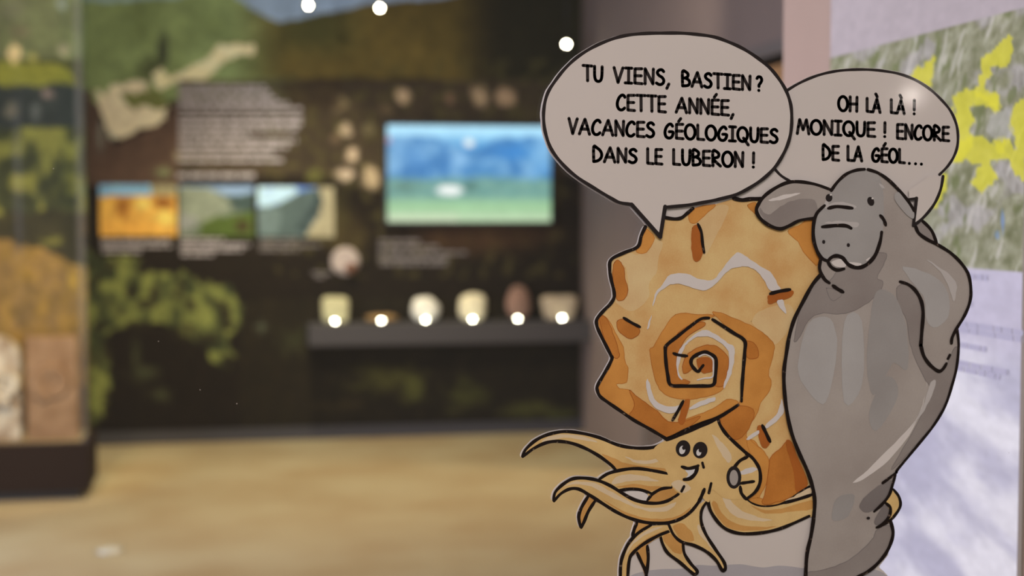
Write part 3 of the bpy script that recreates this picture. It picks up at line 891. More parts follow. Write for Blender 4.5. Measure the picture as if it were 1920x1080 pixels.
# ------------------------------------------------------------------ map panel on the partition
def paint_panel(x, y):
    # straighten to the panel's own axes so that print follows the sheet
    s = (x - 456) / (1800 - 456)
    h = (y - 398) / s + 398                              # height as seen at x = 1800
    q = -1.0 / s * 1400
    p = Paint(q, h, (186, 181, 205))
    n1 = fbm(q / 60, h / 60, 4, 31)
    n2 = fbm(q / 12 + h / 20, h / 26 - q / 30, 4, 32)
    n3 = fbm(q / 7, h / 16, 3, 33)
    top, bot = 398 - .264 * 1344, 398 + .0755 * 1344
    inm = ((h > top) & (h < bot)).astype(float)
    p.mix((h < top).astype(float), (172, 162, 172))  # light falling off towards the panel top, painted in as a darker band
    g = np.stack([88 + 84 * n2 + 16 * n1, 92 + 80 * n2 + 12 * n1, 60 + 96 * n2 + 20 * n1], 1)
    p.mix(inm, g)
    lil = sstep(.50, .62, n1) * inm
    p.mix(lil * .75, np.stack([126 + 70 * n3, 122 + 68 * n3, 122 + 76 * n3], 1))
    p.mix(inm * sstep(.62, .72, fbm(q / 18, h / 40 + q / 40, 3, 36)) * .7, (104, 112, 74))
    p.mix(inm * sstep(.66, .74, fbm(q / 10 + h / 30, h / 50, 3, 39)) * .6, (196, 192, 190))
    X, Y = x, y
    p.x, p.y = x, y
    Yc = (206, 200, 62)
    for pts in ([(1700, 150), (1722, 128), (1745, 105), (1752, 108), (1752, 150), (1738, 165), (1712, 160)],
                [(1840, 110), (1870, 90), (1892, 60), (1900, 70), (1895, 120), (1860, 130), (1845, 170), (1872, 175), (1870, 215), (1850, 190), (1830, 185), (1838, 140)],
                [(1786, 180), (1812, 165), (1850, 178), (1875, 180), (1878, 205), (1838, 196), (1822, 205), (1835, 225), (1815, 235), (1830, 262), (1800, 305), (1782, 310), (1790, 250)],
                [(1900, 195), (1925, 185), (1925, 345), (1900, 320), (1885, 290), (1860, 262), (1880, 255), (1905, 275), (1895, 240)],
                [(1800, 262), (1840, 258), (1862, 268), (1880, 262), (1895, 300), (1860, 300), (1868, 340), (1840, 360), (1822, 340), (1838, 305), (1810, 298), (1785, 310)],
                [(1764, 320), (1776, 330), (1772, 352), (1752, 395), (1742, 380)]):
        p.poly(pts, Yc, .80, 9, 16, 41)
    p.poly([(1865, 205), (1895, 205), (1900, 250), (1880, 270), (1862, 262), (1850, 240)], (172, 170, 172), .6, 8, 14, 42)
    p.blob(1880, 415, 4, 26, (112, 140, 196), .7, .6, .3, 2)
    p.blob(1870, 440, 6, 10, (120, 150, 200), .6, .6, .3, 3)
    # pale picture in the lower half
    p.x, p.y = q, h
    lo = sstep(600, 700, h)
    sw = fbm(q / 130 + h / 300, h / 70 - q / 160, 4, 45)
    sw = sstep(.25, .72, sw)
    p.mix(lo * .95, np.stack([178 + 40 * sw, 176 + 40 * sw, 200 + 30 * sw], 1))
    return p.rgb(.05, 14, 8)


pn_t = .006
pX = PANEL_X - pn_t - .001
pa = on_x(1556, 200, pX)
pb = on_x(1909, 950, pX)
pan = empty('map_panel', (PANEL_X, (pa.y + pb.y) / 2, .55), 'white information panel with a yellow patched map on the right partition', 'information panel')
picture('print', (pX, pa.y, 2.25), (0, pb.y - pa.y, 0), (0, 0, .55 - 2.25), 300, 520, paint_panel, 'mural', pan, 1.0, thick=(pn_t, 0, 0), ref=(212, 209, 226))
V, Fc = [], []
rnd = random.Random(9)
k_ = 0
for sz, groups in ((0.020, None),):
    z_map = on_x(1850, 505, pX).z
    yA, yB = on_x(1690, 560, pX).y, on_x(1935, 560, pX).y
    for dz, frac in [(.010, .7), (.043, .6), (.068, .95), (.0755, .95), (.094, .7), (.116, .86), (.123, .8), (.142, .45)]:
        yy = yA
        end = yA + (yB - yA) * frac
        while yy > end:
            w = rnd.uniform(.012, .04)
            y2 = max(end, yy - w)
            n = len(V)
            z = z_map - dz
            V += [(pX - .0006, yy, z - .0032), (pX - .0006, y2, z - .0032), (pX - .0006, y2, z + .0032), (pX - .0006, yy, z + .0032)]
            Fc.append((n, n + 1, n + 2, n + 3))
            yy = y2 - .003
tag(mesh_obj('text_block', V, Fc, 'violet_print', pan), kind='stuff')


# ------------------------------------------------------------------ the cartoon cut-out
# Outlines were read from 3x enlargements of the photograph; each letter names the corner of one enlargement.
CROP = {'A': (1000, 50), 'B': (1280, 90), 'C': (1080, 370), 'D': (1280, 300), 'G': (1080, 560), 'E': (940, 720), 'F': (1280, 720), 'H': (1280, 520)}


def P(s):
    """'C:385,165 365,215 G:118,490' -> picture points"""
    out, o = [], (0, 0)
    for w in s.split():
        if ':' in w:
            k, w = w.split(':')
            o = CROP[k]
        a, b = w.split(',')
        out.append((o[0] + float(a) / 3, o[1] + float(b) / 3))
    return out


def smooth(pts, closed=False, n=5):
    m = len(pts)
    if m < 3:
        return list(pts)
    out = []
    rng = range(m) if closed else range(m - 1)
    for i in rng:
        p1, p2 = pts[i], pts[(i + 1) % m]
        p0 = pts[(i - 1) % m] if (closed or i > 0) else p1
        p3 = pts[(i + 2) % m] if (closed or i + 2 < m) else p2
        for k in range(n):
            t = k / n
            out.append(tuple(.5 * (2 * p1[j] + (p2[j] - p0[j]) * t + (2 * p0[j] - 5 * p1[j] + 4 * p2[j] - p3[j]) * t * t
                                   + (3 * p1[j] - p0[j] - 3 * p2[j] + p3[j]) * t ** 3) for j in (0, 1)))
    if not closed:
        out.append(pts[-1])
    return out


BOARD = .0012
FACE_Y = GLASS_Y - BOARD
LAYER = [0]
SOLID = []                                   # filled areas and lines that the card must lie under


def step():
    LAYER[0] += 1
    return FACE_Y - LAYER[0] * .00002


def at(pts, Y):
    """picture points to the card's plane, then out to layer Y (a print, a fraction of a millimetre proud)"""
    out = []
    for x, y in pts:
        v = on_y(x, y, FACE_Y)
        out.append((v.x, Y, v.z))
    return out


def fill_vf(polys, Y):
    V, Fc = [], []
    for pts in polys:
        w = at(pts, Y)
        n = len(V)
        V += w
        for t in geometry.tessellate_polygon([[Vector(q) for q in w]]):
            Fc.append(tuple(n + i for i in t))
    return V, Fc


def face_front(o):
    me = o.data
    bm = bmesh.new()
    bm.from_mesh(me)
    for f in bm.faces:
        f.normal_update()
        if f.normal.y > 0:
            f.normal_flip()
    bm.to_mesh(me)
    bm.free()
    return o


def fill(name, polys, mat, parent, sm=True, solid=False, n=5):
    """polys: strings of outline points"""
    pp = []
    for s in polys:
        q = P(s) if isinstance(s, str) else s
        pp.append(smooth(q, True, n) if sm else q)
    if solid:
        SOLID.extend(pp)
    o = None
    if 'shading' in name or 'highlight' in name:
        for i, q in enumerate(pp):            # wet edges are never quite smooth
            a = np.array(q)
            w1 = fbm(a[:, 0] / 7, a[:, 1] / 7, 3, 3) - .5
            w2 = fbm(a[:, 0] / 7, a[:, 1] / 7, 3, 8) - .5
            pp[i] = [(x + 3.4 * u, y + 3.4 * v) for (x, y), u, v in zip(q, w1, w2)]
    for q in pp:                              # every patch of paint is its own piece on its own layer
        V, Fc = fill_vf([q], step())
        o = face_front(mesh_obj(name, V, Fc, mat, parent))
        if name == 'shell_shading' or (name == 'body_shading' and mat == 'gr_dark'):
            V, Fc = [], []                    # pigment gathered along the rim of the wash
            line_vf([(q + q[:1], 1.3, (1, 1))], step(), V, Fc)
            face_front(mesh_obj('pigment_rim', V, Fc, {'sh_pale': 'sh_light', 'sh_mid': 'sh_dark', 'gr_dark': 'gr_deep'}.get(mat, 'sh_deep'), parent))
    return o


def ribbon_polys(pts, w, cap=6, taper=(1, 1)):
    """a brush line as one closed outline"""
    m = len(pts)
    L, R = [], []
    for i, (x, y) in enumerate(pts):
        a, b = pts[max(0, i - 1)], pts[min(m - 1, i + 1)]
        dx, dy = b[0] - a[0], b[1] - a[1]
        l = math.hypot(dx, dy) or 1
        nx, ny = -dy / l, dx / l
        t = i / (m - 1)
        e = min(1, t * 6)
        f = min(1, (1 - t) * 6)
        h = w / 2 * (taper[0] + (1 - taper[0]) * e) * (taper[1] + (1 - taper[1]) * f) * (1 + .07 * math.sin(i * .9))
        L.append((x + nx * h, y + ny * h))
        R.append((x - nx * h, y - ny * h))
    return L, R


def line_vf(lines, Y, V, Fc):
    for pts, w, tp in lines:
        L, R = ribbon_polys(pts, w, taper=tp)
        n = len(V)
        V += at(L + R, Y)
        m = len(L)
        for i in range(m - 1):
            Fc.append((n + i, n + i + 1, n + m + i + 1, n + m + i))
        for (c, a, b, k) in ((pts[0], L[0], R[0], 0), (pts[-1], R[-1], L[-1], 1)):
            ang = math.atan2(a[1] - c[1], a[0] - c[0])
            r = math.hypot(a[0] - c[0], a[1] - c[1])
            fan = [c] + [(c[0] + r * math.cos(ang + math.pi * j / 6), c[1] + r * math.sin(ang + math.pi * j / 6)) for j in range(7)]
            q = len(V)
            V += at(fan, Y)
            for j in range(6):
                Fc.append((q, q + 1 + j, q + 2 + j))


def lines(name, specs, parent, mat='ink', w=17, sm=True, solid=False, tp=(.75, .75)):
    """specs: strings of points, or (string, width in 3x pixels)"""
    out = []
    for s in specs:
        s, ww = s if isinstance(s, tuple) else (s, w)
        q = P(s)
        q = smooth(q, False, 5) if sm else q
        out.append((q, ww / 3 * 1.12, tp))
        if solid:
            L, R = ribbon_polys(q, ww / 3)
            for i in range(len(L) - 1):
                SOLID.append([L[i], L[i + 1], R[i + 1], R[i]])
    o = None
    for ln in out:
        V, Fc = [], []
        line_vf([ln], step(), V, Fc)
        o = face_front(mesh_obj(name, V, Fc, mat, parent))
    return o


def ellipse(crop, cx, cy, rx, ry, rot=0, n=24):
    o = CROP[crop]
    r = math.radians(rot)
    out = []
    for k in range(n):
        a = 2 * math.pi * k / n
        x, y = rx * math.cos(a), ry * math.sin(a)
        out.append((o[0] + (cx + x * math.cos(r) - y * math.sin(r)) / 3, o[1] + (cy + x * math.sin(r) + y * math.cos(r)) / 3))
    return out


# comic capitals as pen strokes, one unit high
def _oval(w=.72, n=16):
    return [(w / 2 + w / 2 * math.cos(2 * math.pi * k / n + 1.9), .49 + .5 * math.sin(2 * math.pi * k / n + 1.9)) for k in range(n + 1)]


GLYPH = {
    'A': (.78, [[(0, 0), (.2, .5), (.42, 1), (.58, .55), (.76, 0)], [(.14, .34), (.66, .34)]]),
    'B': (.62, [[(.06, 0), (.05, 1), (.34, .97), (.48, .82), (.40, .62), (.08, .53)], [(.30, .55), (.54, .42), (.60, .22), (.46, .05), (.06, 0)]]),
    'C': (.64, [[(.62, .84), (.54, .95), (.38, .97), (.18, .80), (.05, .50), (.06, .22), (.20, .03), (.42, .01), (.60, .14)]]),
    'D': (.66, [[(.05, 0), (.05, 1), (.28, .94), (.52, .76), (.63, .50), (.56, .24), (.34, .06), (.05, 0)]]),
    'E': (.56, [[(.54, .99), (.06, .97), (.05, .5), (.05, .02), (.56, 0)], [(.06, .51), (.50, .52)]]),
    'G': (.70, [[(.62, .82), (.50, .96), (.32, .92), (.12, .68), (.04, .36), (.14, .08), (.38, 0), (.58, .12), (.66, .42), (.36, .44)]]),
    'H': (.66, [[(.06, 1), (.05, 0)], [(.62, 1), (.60, 0)], [(.06, .50), (.62, .52)]]),
    'I': (.48, [[(.02, 1), (.48, 1)], [(.25, 1), (.24, 0)], [(0, 0), (.47, 0)]]),
    'L': (.52, [[(.05, 1), (.05, .02), (.52, 0)]]),
    'M': (.84, [[(0, 0), (.08, .5), (.17, 1), (.42, .28), (.66, 1), (.76, .5), (.84, 0)]]),
    'N': (.66, [[(.05, 0), (.05, 1), (.60, .02), (.63, 1)]]),
    'O': (.74, [_oval(.74)]),
    'Q': (.78, [_oval(.74), [(.44, .24), (.60, .02), (.80, -.24)]]),
    'R': (.62, [[(.06, 0), (.05, 1), (.34, .97), (.50, .80), (.42, .60), (.08, .47), (.62, 0)]]),
    'S': (.58, [[(.54, .86), (.40, .98), (.20, .94), (.09, .78), (.20, .60), (.42, .48), (.55, .28), (.46, .07), (.24, 0), (.02, .10)]]),
    'T': (.66, [[(0, 1), (.66, 1)], [(.33, 1), (.34, 0)]]),
    'U': (.62, [[(.04, 1), (.04, .40), (.12, .09), (.32, 0), (.50, .10), (.58, .40), (.60, 1)]]),
    'V': (.62, [[(0, 1), (.28, 0), (.62, 1)]]),
    '?': (.46, [[(.02, .84), (.14, .97), (.36, .95), (.45, .76), (.34, .56), (.21, .42), (.20, .30)], [(.18, .03), (.19, .02)]]),
    '!': (.12, [[(.08, 1), (.06, .30)], [(.04, .03), (.05, .02)]]),
    ',': (.18, [[(.16, .07), (.02, -.22)]]),
    '.': (.12, [[(.05, .03), (.06, .02)]]),
}
GLYPH['É'] = (GLYPH['E'][0], GLYPH['E'][1] + [[(.22, 1.17), (.38, 1.38)]])
GLYPH['À'] = (GLYPH['A'][0], GLYPH['A'][1] + [[(.30, 1.38), (.46, 1.17)]])


def word(crop, txt, x0, x1, b0, b1, t0, t1, V, Fc, Y, sw=17.5):
    """one word between x0 and x1 (3x pixels) on the base line b0-b1 with capitals rising to t0-t1"""
    o = CROP[crop]
    gap = .16
    tot = sum(GLYPH[c][0] for c in txt) + gap * (len(txt) - 1)
    u = 0
    for c in txt:
        w, strokes = GLYPH[c]
        for st in strokes:
            pts = []
            st2 = smooth(st, False, 3) if len(st) > 4 and c in 'BCDGOQRSU?' else st
            for gx, gy in st2:
                s = (u + gx) / tot
                b, t = b0 + (b1 - b0) * s, t0 + (t1 - t0) * s
                ins = sw / 2
                hgt = (b - t - sw)
                xx = x0 + ins + (x1 - x0 - sw) * s - .03 * gy * 0
                pts.append((o[0] + xx / 3, o[1] + (b - ins - hgt * gy) / 3))
            r = sw / 6
            for i, (px, py_) in enumerate(pts):
                q = len(V)
                V.extend(at([(px, py_)] + [(px + r * math.cos(math.pi * j / 5), py_ + r * math.sin(math.pi * j / 5)) for j in range(10)], Y))
                for j in range(10):
                    Fc.append((q, q + 1 + j, q + 1 + (j + 1) % 10))
                if i:
                    ax_, ay_ = pts[i - 1]
                    dx, dy = px - ax_, py_ - ay_
                    l = math.hypot(dx, dy) or 1
                    nx, ny = -dy / l * r, dx / l * r
                    q = len(V)
                    V.extend(at([(ax_ + nx, ay_ + ny), (px + nx, py_ + ny), (px - nx, py_ - ny), (ax_ - nx, ay_ - ny)], Y))
                    Fc.append((q, q + 1, q + 2, q + 3))
        u += w + gap


def lettering(crop, words, parent):
    V, Fc = [], []
    Y = step()
    for wd in words:
        word(crop, *wd, V, Fc, Y)
    return face_front(mesh_obj('lettering', V, Fc, 'letter', parent))


foot = on_y(1420, 1135, FACE_Y)
cut = empty('cartoon_cutout', (foot.x, GLASS_Y - BOARD / 2, foot.z), 'flat printed cut-out of an orange ammonite and a grey manatee with speech bubbles', 'cut-out')
LAYER[0] = 1

# --- ground wash and card areas that stay white
SOLID.append(P('E:716,1145 716,1000 760,930 900,840 1160,640 1200,800 1500,820 1760,700 1790,1145'))
SOLID.append(P('F:660,1145 700,900 1150,900 1155,960 1100,1030 1150,1075 1165,1145'))
SOLID.append(P('A:735,1000 735,1060 860,1060 1000,985 1300,960 1440,880 1350,780 1100,930'))
fill('ground_wash', ['E:700,1140 725,1082 800,1055 900,1042 1000,1040 1060,1030 1110,1018 1200,1022 1340,1014 1420,1026 1480,1032 1560,1022 1640,1028 1700,1036 F:800,1040 960,1045 1040,1038 1100,1050 1140,1074 1155,1140'],
     'ground', cut)

# --- second bubble (behind the manatee)
b2 = fill('speech_bubble', ['B:560,250 578,245 650,200 740,160 830,135 920,123 1020,120 1120,127 1220,145 1310,180 1390,230 1455,290 1505,350 1535,415 1548,480 1545,550 1525,610 1490,665 1447,712 '
                            '1452,722 1440,790 1415,855 1380,910 1330,965 1290,995 1100,900 800,900 600,780 550,715 500,660 540,500'], 'paper', cut, solid=True, n=4)
lines('bubble_outline', [('B:570,250 650,201 740,161 830,136 920,124 1020,121 1120,128 1220,146 1310,181 1390,231 1455,291 1505,351 1535,416 1548,481 1545,551 1525,611 1490,666 1445,712', 14),
                         ('B:505,664 550,715 605,750', 14)], b2, 'letter', 14, solid=True, tp=(1, 1))
lettering('B', [('OH', 868, 992, 360, 366, 262, 268), ('LÀ', 1026, 1120, 366, 372, 274, 280), ('LÀ', 1162, 1256, 373, 379, 281, 287), ('!', 1292, 1313, 381, 381, 284, 284)], b2)
lettering('B', [('MONIQUE', 636, 1090, 490, 507, 393, 411), ('!', 1126, 1148, 509, 509, 411, 411), ('ENCORE', 1196, 1506, 518, 531, 419, 436)], b2)
lettering('B', [('DE', 778, 887, 636, 641, 538, 544), ('LA', 918, 1017, 641, 645, 543, 548), ('GÉOL', 1056, 1257, 646, 655, 553, 562),
                ('.', 1264, 1286, 660, 660, 562, 562), ('.', 1299, 1321, 662, 662, 564, 564), ('.', 1332, 1354, 664, 664, 566, 566)], b2)

# --- ammonite shell
shell = fill('ammonite_shell', ['C:385,165 365,215 345,275 270,310 195,350 188,400 195,460 210,520 212,560 190,600 150,640 115,685 115,720 130,760 160,820 195,890 200,905 180,950 145,1010 120,1055 '
                                'G:118,515 130,545 170,575 240,625 320,680 400,725 460,760 505,785 700,790 E:1215,260 1300,400 1380,640 1410,675 1470,690 1540,685 1600,660 1660,620 1725,575 '
                                'G:1340,1040 1300,700 1250,400 C:1330,700 1420,420 1390,120 1340,60 1040,5 980,8 930,15 890,6 780,40 650,62 620,92 590,116 550,121 497,113 480,160'],
             'sh_light', cut, sm=False, solid=True)
fill('shell_shading', ['C:470,240 490,260 470,330 455,420 415,480 410,560 360,620 300,640 230,600 225,570 260,570 292,520 280,400 240,355 300,310 360,318 440,235',
                       'C:640,140 680,140 740,85 800,40 860,60 800,200 730,330 720,300 690,190', 'G:985,130 1060,200 1110,260 1180,200 1230,90 1190,30 1050,60'], 'sh_pale', shell)
fill('shell_shading', ['C:385,178 440,225 405,298 366,318 338,300 352,268', 'C:650,66 780,42 735,88 680,140 640,140 632,100', 'C:965,42 1010,30 1012,90 985,75',
                       'C:1190,190 1250,160 1335,125 1365,375 1290,320 1250,250', 'G:130,100 175,110 220,190 262,270 275,350 292,390 285,470 230,480 250,505 300,515 345,555 400,590 455,632 520,690 560,700 '
                       '640,668 720,640 800,600 850,568 890,568 908,592 800,662 640,725 505,783 400,723 240,623 132,545 120,490 200,335 132,170',
                       'G:560,90 680,88 775,92 745,110 640,155 560,215 500,265 505,360 530,482 600,492 765,487 832,490 795,530 700,556 620,566 530,550 470,510 440,440 425,370 415,290 440,265 480,190',
                       'G:775,88 790,75 900,115 1000,160 1062,200 1112,260 1105,330 1082,420 1098,470 1080,530 1040,580 1022,640 990,690 957,770 1000,800 1050,860 1088,930 1085,1000 1030,1040 1030,985 980,895 880,805 800,700 797,668 912,594 932,480 946,235 880,188',
                       'E:1380,310 1430,340 1490,400 1505,460 1490,560 1450,640 1520,675 1380,652 1425,600 1452,510 1405,410', 'E:1440,640 1530,660 1640,625 1722,565 1600,662 1470,690 1390,660'], 'sh_mid', shell, n=4)
fill('shell_shading', ['C:215,365 245,360 270,400 275,460 292,520 270,575 235,575 215,530 205,450', 'C:232,695 275,688 352,740 345,775 310,795 265,775 232,740',
                       'G:132,104 172,112 205,190 235,280 240,330 200,320 150,200', 'G:300,515 345,555 400,590 455,632 520,690 600,690 700,660 620,735 505,783 400,723 300,660 330,600',
                       'G:515,272 600,172 700,132 722,150 640,202 600,250 570,312 566,380 580,440 640,466 600,485 535,478 510,360',
                       'G:612,330 660,288 720,262 790,268 842,310 858,350 845,430 830,487 782,490 786,440 792,350 750,303 690,308 648,340 655,390 600,420',
                       'G:950,240 1010,260 1020,330 960,330', 'G:830,640 930,600 1000,640 950,760 880,790 815,710',
                       'E:1500,482 1512,410 1560,370 1622,318 1665,420 1722,562 1640,628 1540,668 1465,672 1485,600'], 'sh_dark', shell, n=4)
fill('shell_shading', ['G:682,340 740,330 772,360 766,405 722,416 692,400', 'C:655,172 685,160 705,230 716,300 692,352 660,350 648,260', 'C:1088,548 1210,520 1206,558 1140,580 1085,597 1078,575',
                       'G:612,570 637,580 602,700 574,690 590,630', 'G:1020,722 1046,718 1088,800 1070,836 1045,828 1030,790', 'E:1600,340 1625,322 1665,420 1720,560 1660,610 1640,480'], 'sh_deep', shell, n=4)
fill('shell_highlight', ['C:430,612 440,550 480,490 530,435 620,430 700,460 770,460 830,390 880,330 910,312 960,335 1030,385 1090,420 1130,480 1147,518 1092,522 1050,460 1010,410 950,390 890,395 840,425 780,490 710,525 630,500 560,485 500,505 455,545 440,590',
                         'C:1128,585 1162,574 1170,610 1180,654 1147,622', 'C:398,738 409,690 422,664 409,730',
                         'G:570,310 590,270 640,220 700,180 730,175 800,210 850,250 886,270 886,340 870,420 835,497 827,492 845,430 860,350 845,280 790,235 740,212 680,215 630,245 600,290 577,380 582,430 600,452 575,442 563,370',
                         'G:400,448 415,490 440,560 480,595 545,605 582,600 550,642 490,635 440,610 405,550 392,480', 'G:635,612 700,575 770,553 777,575 720,595 650,622',
                         'G:1155,565 1168,640 1120,690 1068,728 1058,716 1120,650 1145,600', 'G:958,782 1022,738 1022,760 970,792'], 'highlight', shell, n=4)
lines('shell_highlight', [('G:688,325 725,312 765,335 770,390 765,438 720,446 680,456', 8)], shell, 'highlight')
lines('shell_spiral', [('G:745,108 700,113 640,155 570,210 508,260 500,290 504,360 514,430 530,484 600,490 690,490 766,485 780,440 786,360 780,330 750,308 720,299 680,313 650,335 645,365 665,395 685,408 700,390 713,374', 18),
                       ('G:765,116 800,138 880,190 945,235 946,300 940,380 932,480 928,576', 18), ('G:910,596 860,630 800,665 720,695 640,726 560,765 505,787', 18)], shell, w=18)
lines('shell_outline', ['C:388,165 365,215 345,277 270,310 197,348 187,400 195,460 210,520 212,562 190,600 150,640 115,685 115,720 130,760 160,820 193,885 200,905 180,950 145,1010 118,1060 G:118,515 132,547 170,577 240,625 320,680 400,725 460,760 510,790',
                        'C:492,112 550,121 590,115 622,90 655,62', ('C:885,5 930,15 980,9 1045,8', 20)], shell, w=17, solid=True, tp=(1, 1))
for s, ww in (('C:683,150 702,195 709,260 718,310', 15), ('C:1090,541 1140,528 1200,518', 18), ('C:266,677 310,704 357,728', 15), ('G:600,575 572,628 540,682', 16), ('G:1045,712 1066,755 1088,802', 18), ('G:545,306 575,316 622,321', 15)):
    lines('rib_mark', [(s, ww)], shell)
lines('shell_outline', ['E:1340,575 1345,610 1370,645 1410,675 1470,690 1540,685 1600,662 1660,622 1728,575'], shell)

# --- tentacles, back to front
TW = 17


def tentacle(body, edges, mat='tan', light=None, dark=None, solid=True):
    t = fill('tentacle', [body], mat, cut, solid=solid, n=4)
    if dark:
        fill('tentacle_shading', dark, 'tan_dark', t, n=4)
    if light:
        fill('tentacle_highlight', light, 'tan_light', t, n=4)
    lines('tentacle_outline', edges, t, w=TW, solid=solid)
    return t


tentacle('E:485,628 448,690 432,750 446,806 462,775 487,715 530,655', ['E:487,628 450,690 433,745 444,803', 'E:525,655 487,715 464,770 447,806'], 'tan_dark')
tentacle('E:760,780 738,840 790,818 840,795', ['E:760,778 745,815 735,852'], 'tan_dark')
tentacle('E:755,945 820,905 824,980 815,1110 800,1062 780,1000', ['E:760,945 785,1000 808,1050 815,1110', 'E:818,908 823,980 813,1070'], 'tan_dark')
tentacle('E:893,852 945,822 1022,888 1020,950 1050,1000 1097,1045 1088,1070 1060,1055 1000,1000 930,950 902,890',
         ['E:892,855 905,900 935,950 1000,1000 1060,1052 1084,1068 1098,1050 1060,1005 1026,950 1018,892'], 'tan', dark=['E:905,860 950,840 1010,890 1012,950 960,940'])
tentacle('E:950,795 850,795 770,835 710,900 678,970 666,1110 704,1110 716,1000 760,940 830,890 945,825',
         ['E:838,792 770,833 715,890 681,960 668,1020 667,1110', 'E:948,823 880,850 800,895 740,945 716,990 706,1110'], 'tan',
         light=['E:905,800 840,810 775,850 720,905 700,960 740,900 800,850'], dark=['E:930,820 850,850 780,890 730,940 705,990 695,1080 712,1000 760,940 830,890'])
tentacle('E:938,790 1040,720 1165,640 1125,700 1122,760 1150,840 1200,930 1258,1010 1252,1045 1235,1040 1200,985 1150,940 1080,905 1010,885 960,850',
         ['E:938,788 965,845 1010,885 1080,905 1150,940 1205,990 1236,1042 1250,1045 1256,1025 1243,990 1195,920 1145,840 1120,770 1124,705 1158,652'], 'tan',
         light=['E:1100,790 1120,800 1150,860 1210,950 1150,890 1110,840'], dark=['E:960,800 1010,780 1060,820 1080,880 1010,870'])
tentacle('E:1172,560 1155,640 1165,690 1200,755 1260,815 1350,840 1450,835 1560,812 1680,758 1760,730 1760,612 1600,668 1500,690 1420,680 1365,640 1340,590 1250,540',
         ['E:1175,556 1160,620 1165,690 1200,755 1255,810 1340,838 1450,835 1550,815 1640,780 1727,740', ('E:1585,666 1660,647 1740,621', 17)], 'tan',
         light=['E:1240,630 1260,690 1310,740 1400,765 1520,765 1440,745 1350,710 1290,660 1262,620', 'E:1590,655 1660,620 1728,582 1735,612 1660,640'],
         dark=['E:1180,680 1230,770 1300,815 1420,822 1540,800 1460,800 1340,790 1250,740 1200,660', 'E:1400,680 1480,705 1600,690 1740,650 1740,700 1600,720 1480,725'])
tentacle('E:1000,330 930,312 880,348 770,360 660,345 560,305 460,275 350,265 250,285 170,340 115,392 118,412 200,348 300,322 400,332 500,372 590,425 640,482 930,502 1010,460',
         ['E:115,405 135,365 190,315 260,282 350,265 450,275 550,300 650,340 740,357 830,357 890,340 935,312', 'E:117,407 180,360 250,328 320,320 400,333 480,365 550,405 610,450 642,482'], 'tan',
         light=['E:260,295 350,280 450,290 540,325 480,318 350,300 230,325', 'E:690,405 760,425 840,425 920,405 850,442 760,442'], dark=['E:560,390 640,420 720,450 900,470 920,490 800,470 660,480 620,450'])
tentacle('E:548,532 600,500 680,480 800,474 935,500 1000,520 960,560 945,580 900,600 830,645 812,602 740,588 650,596',
         ['E:548,532 600,500 680,480 760,473 850,485 930,501', ('E:640,600 720,587 790,595 838,612', 15)], 'tan',
         light=['E:640,520 720,505 820,520 880,545 800,540 700,545 620,560'], dark=['E:640,580 740,560 830,570 900,575 830,600 740,585'])
fill('tentacle_gap', ['E:690,606 770,600 820,622 815,652 760,642'], 'highlight', cut)
tentacle('E:818,652 870,600 950,578 1010,600 1000,625 960,655 880,672', [('E:818,650 840,622 860,606 900,586 952,580', 16)], 'tan_dark')
tentacle('E:288,658 310,590 370,545 440,525 520,535 600,570 680,615 760,655 850,670 930,655 990,615 1060,560 1135,588 1110,650 1060,720 990,765 900,780 790,772 700,742 620,702 540,650 470,605 400,585 350,603',
         ['E:290,652 300,605 345,560 400,530 470,527 540,540 610,570 690,620 760,655 850,668 920,658 975,628 995,612', 'E:293,656 330,615 380,588 430,588 490,620 560,665 640,715 720,752 810,775 900,780 980,765 1050,725 1105,660 1137,588'], 'tan',
         light=['E:340,575 420,545 520,555 600,595 700,650 800,690 900,690 980,660 930,710 830,715 720,680 600,625 500,575 420,560'], dark=['E:560,640 660,700 780,745 900,755 1000,735 1060,690 1040,725 980,760 900,775 790,765 680,725'])
# --- head
head = fill('ammonite_head', ['E:925,312 1010,278 1080,252 1150,222 1215,192 1228,230 1260,280 1310,330 1365,382 1345,420 1300,460 1275,520 1295,575 1345,570 1350,640 1250,640 1178,590 1165,660 1130,640 1120,600 1060,640 1000,615 960,580 930,500 900,450 850,400 860,352'],
            'tan', cut, n=4, solid=True)
fill('head_shading', ['E:1180,280 1240,330 1290,400 1270,440 1220,370', 'E:950,560 1000,540 1060,580 1010,610'], 'tan_light', head)
lines('head_outline', ['E:1213,190 1225,228 1260,280 1310,330 1365,380 1412,420 1441,465 1451,510 1446,560 1421,605 1375,642', 'E:925,313 1000,283 1080,250 1150,220 1215,190', 'E:1137,588 1122,625 1105,660', 'E:1175,556 1162,610'], head, w=18)
cone = fill('siphon', ['E:1310,465 1375,410 1410,425 1440,470 1447,520 1442,560 1415,605 1380,638 1348,600 1340,570 1335,520'], 'tan', cut, n=4)
fill('siphon_highlight', ['E:1330,492 1395,466 1428,472 1432,482 1350,508'], 'highlight', cone)
lines('siphon_outline', ['E:1300,472 1335,430 1378,408', ('E:1340,556 1380,550 1415,545', 16), 'E:1338,575 1345,612 1372,645', 'E:1378,390 1412,420 1441,465 1451,510 1446,560 1421,605 1375,642'], cone)
mouth = fill('siphon_opening', [ellipse('E', 1302, 522, 42, 64)], 'letter', cut, sm=False)
fill('siphon_inside', [ellipse('E', 1302, 524, 24, 44)], M['gr'] if False else 'gr', mouth, sm=False)
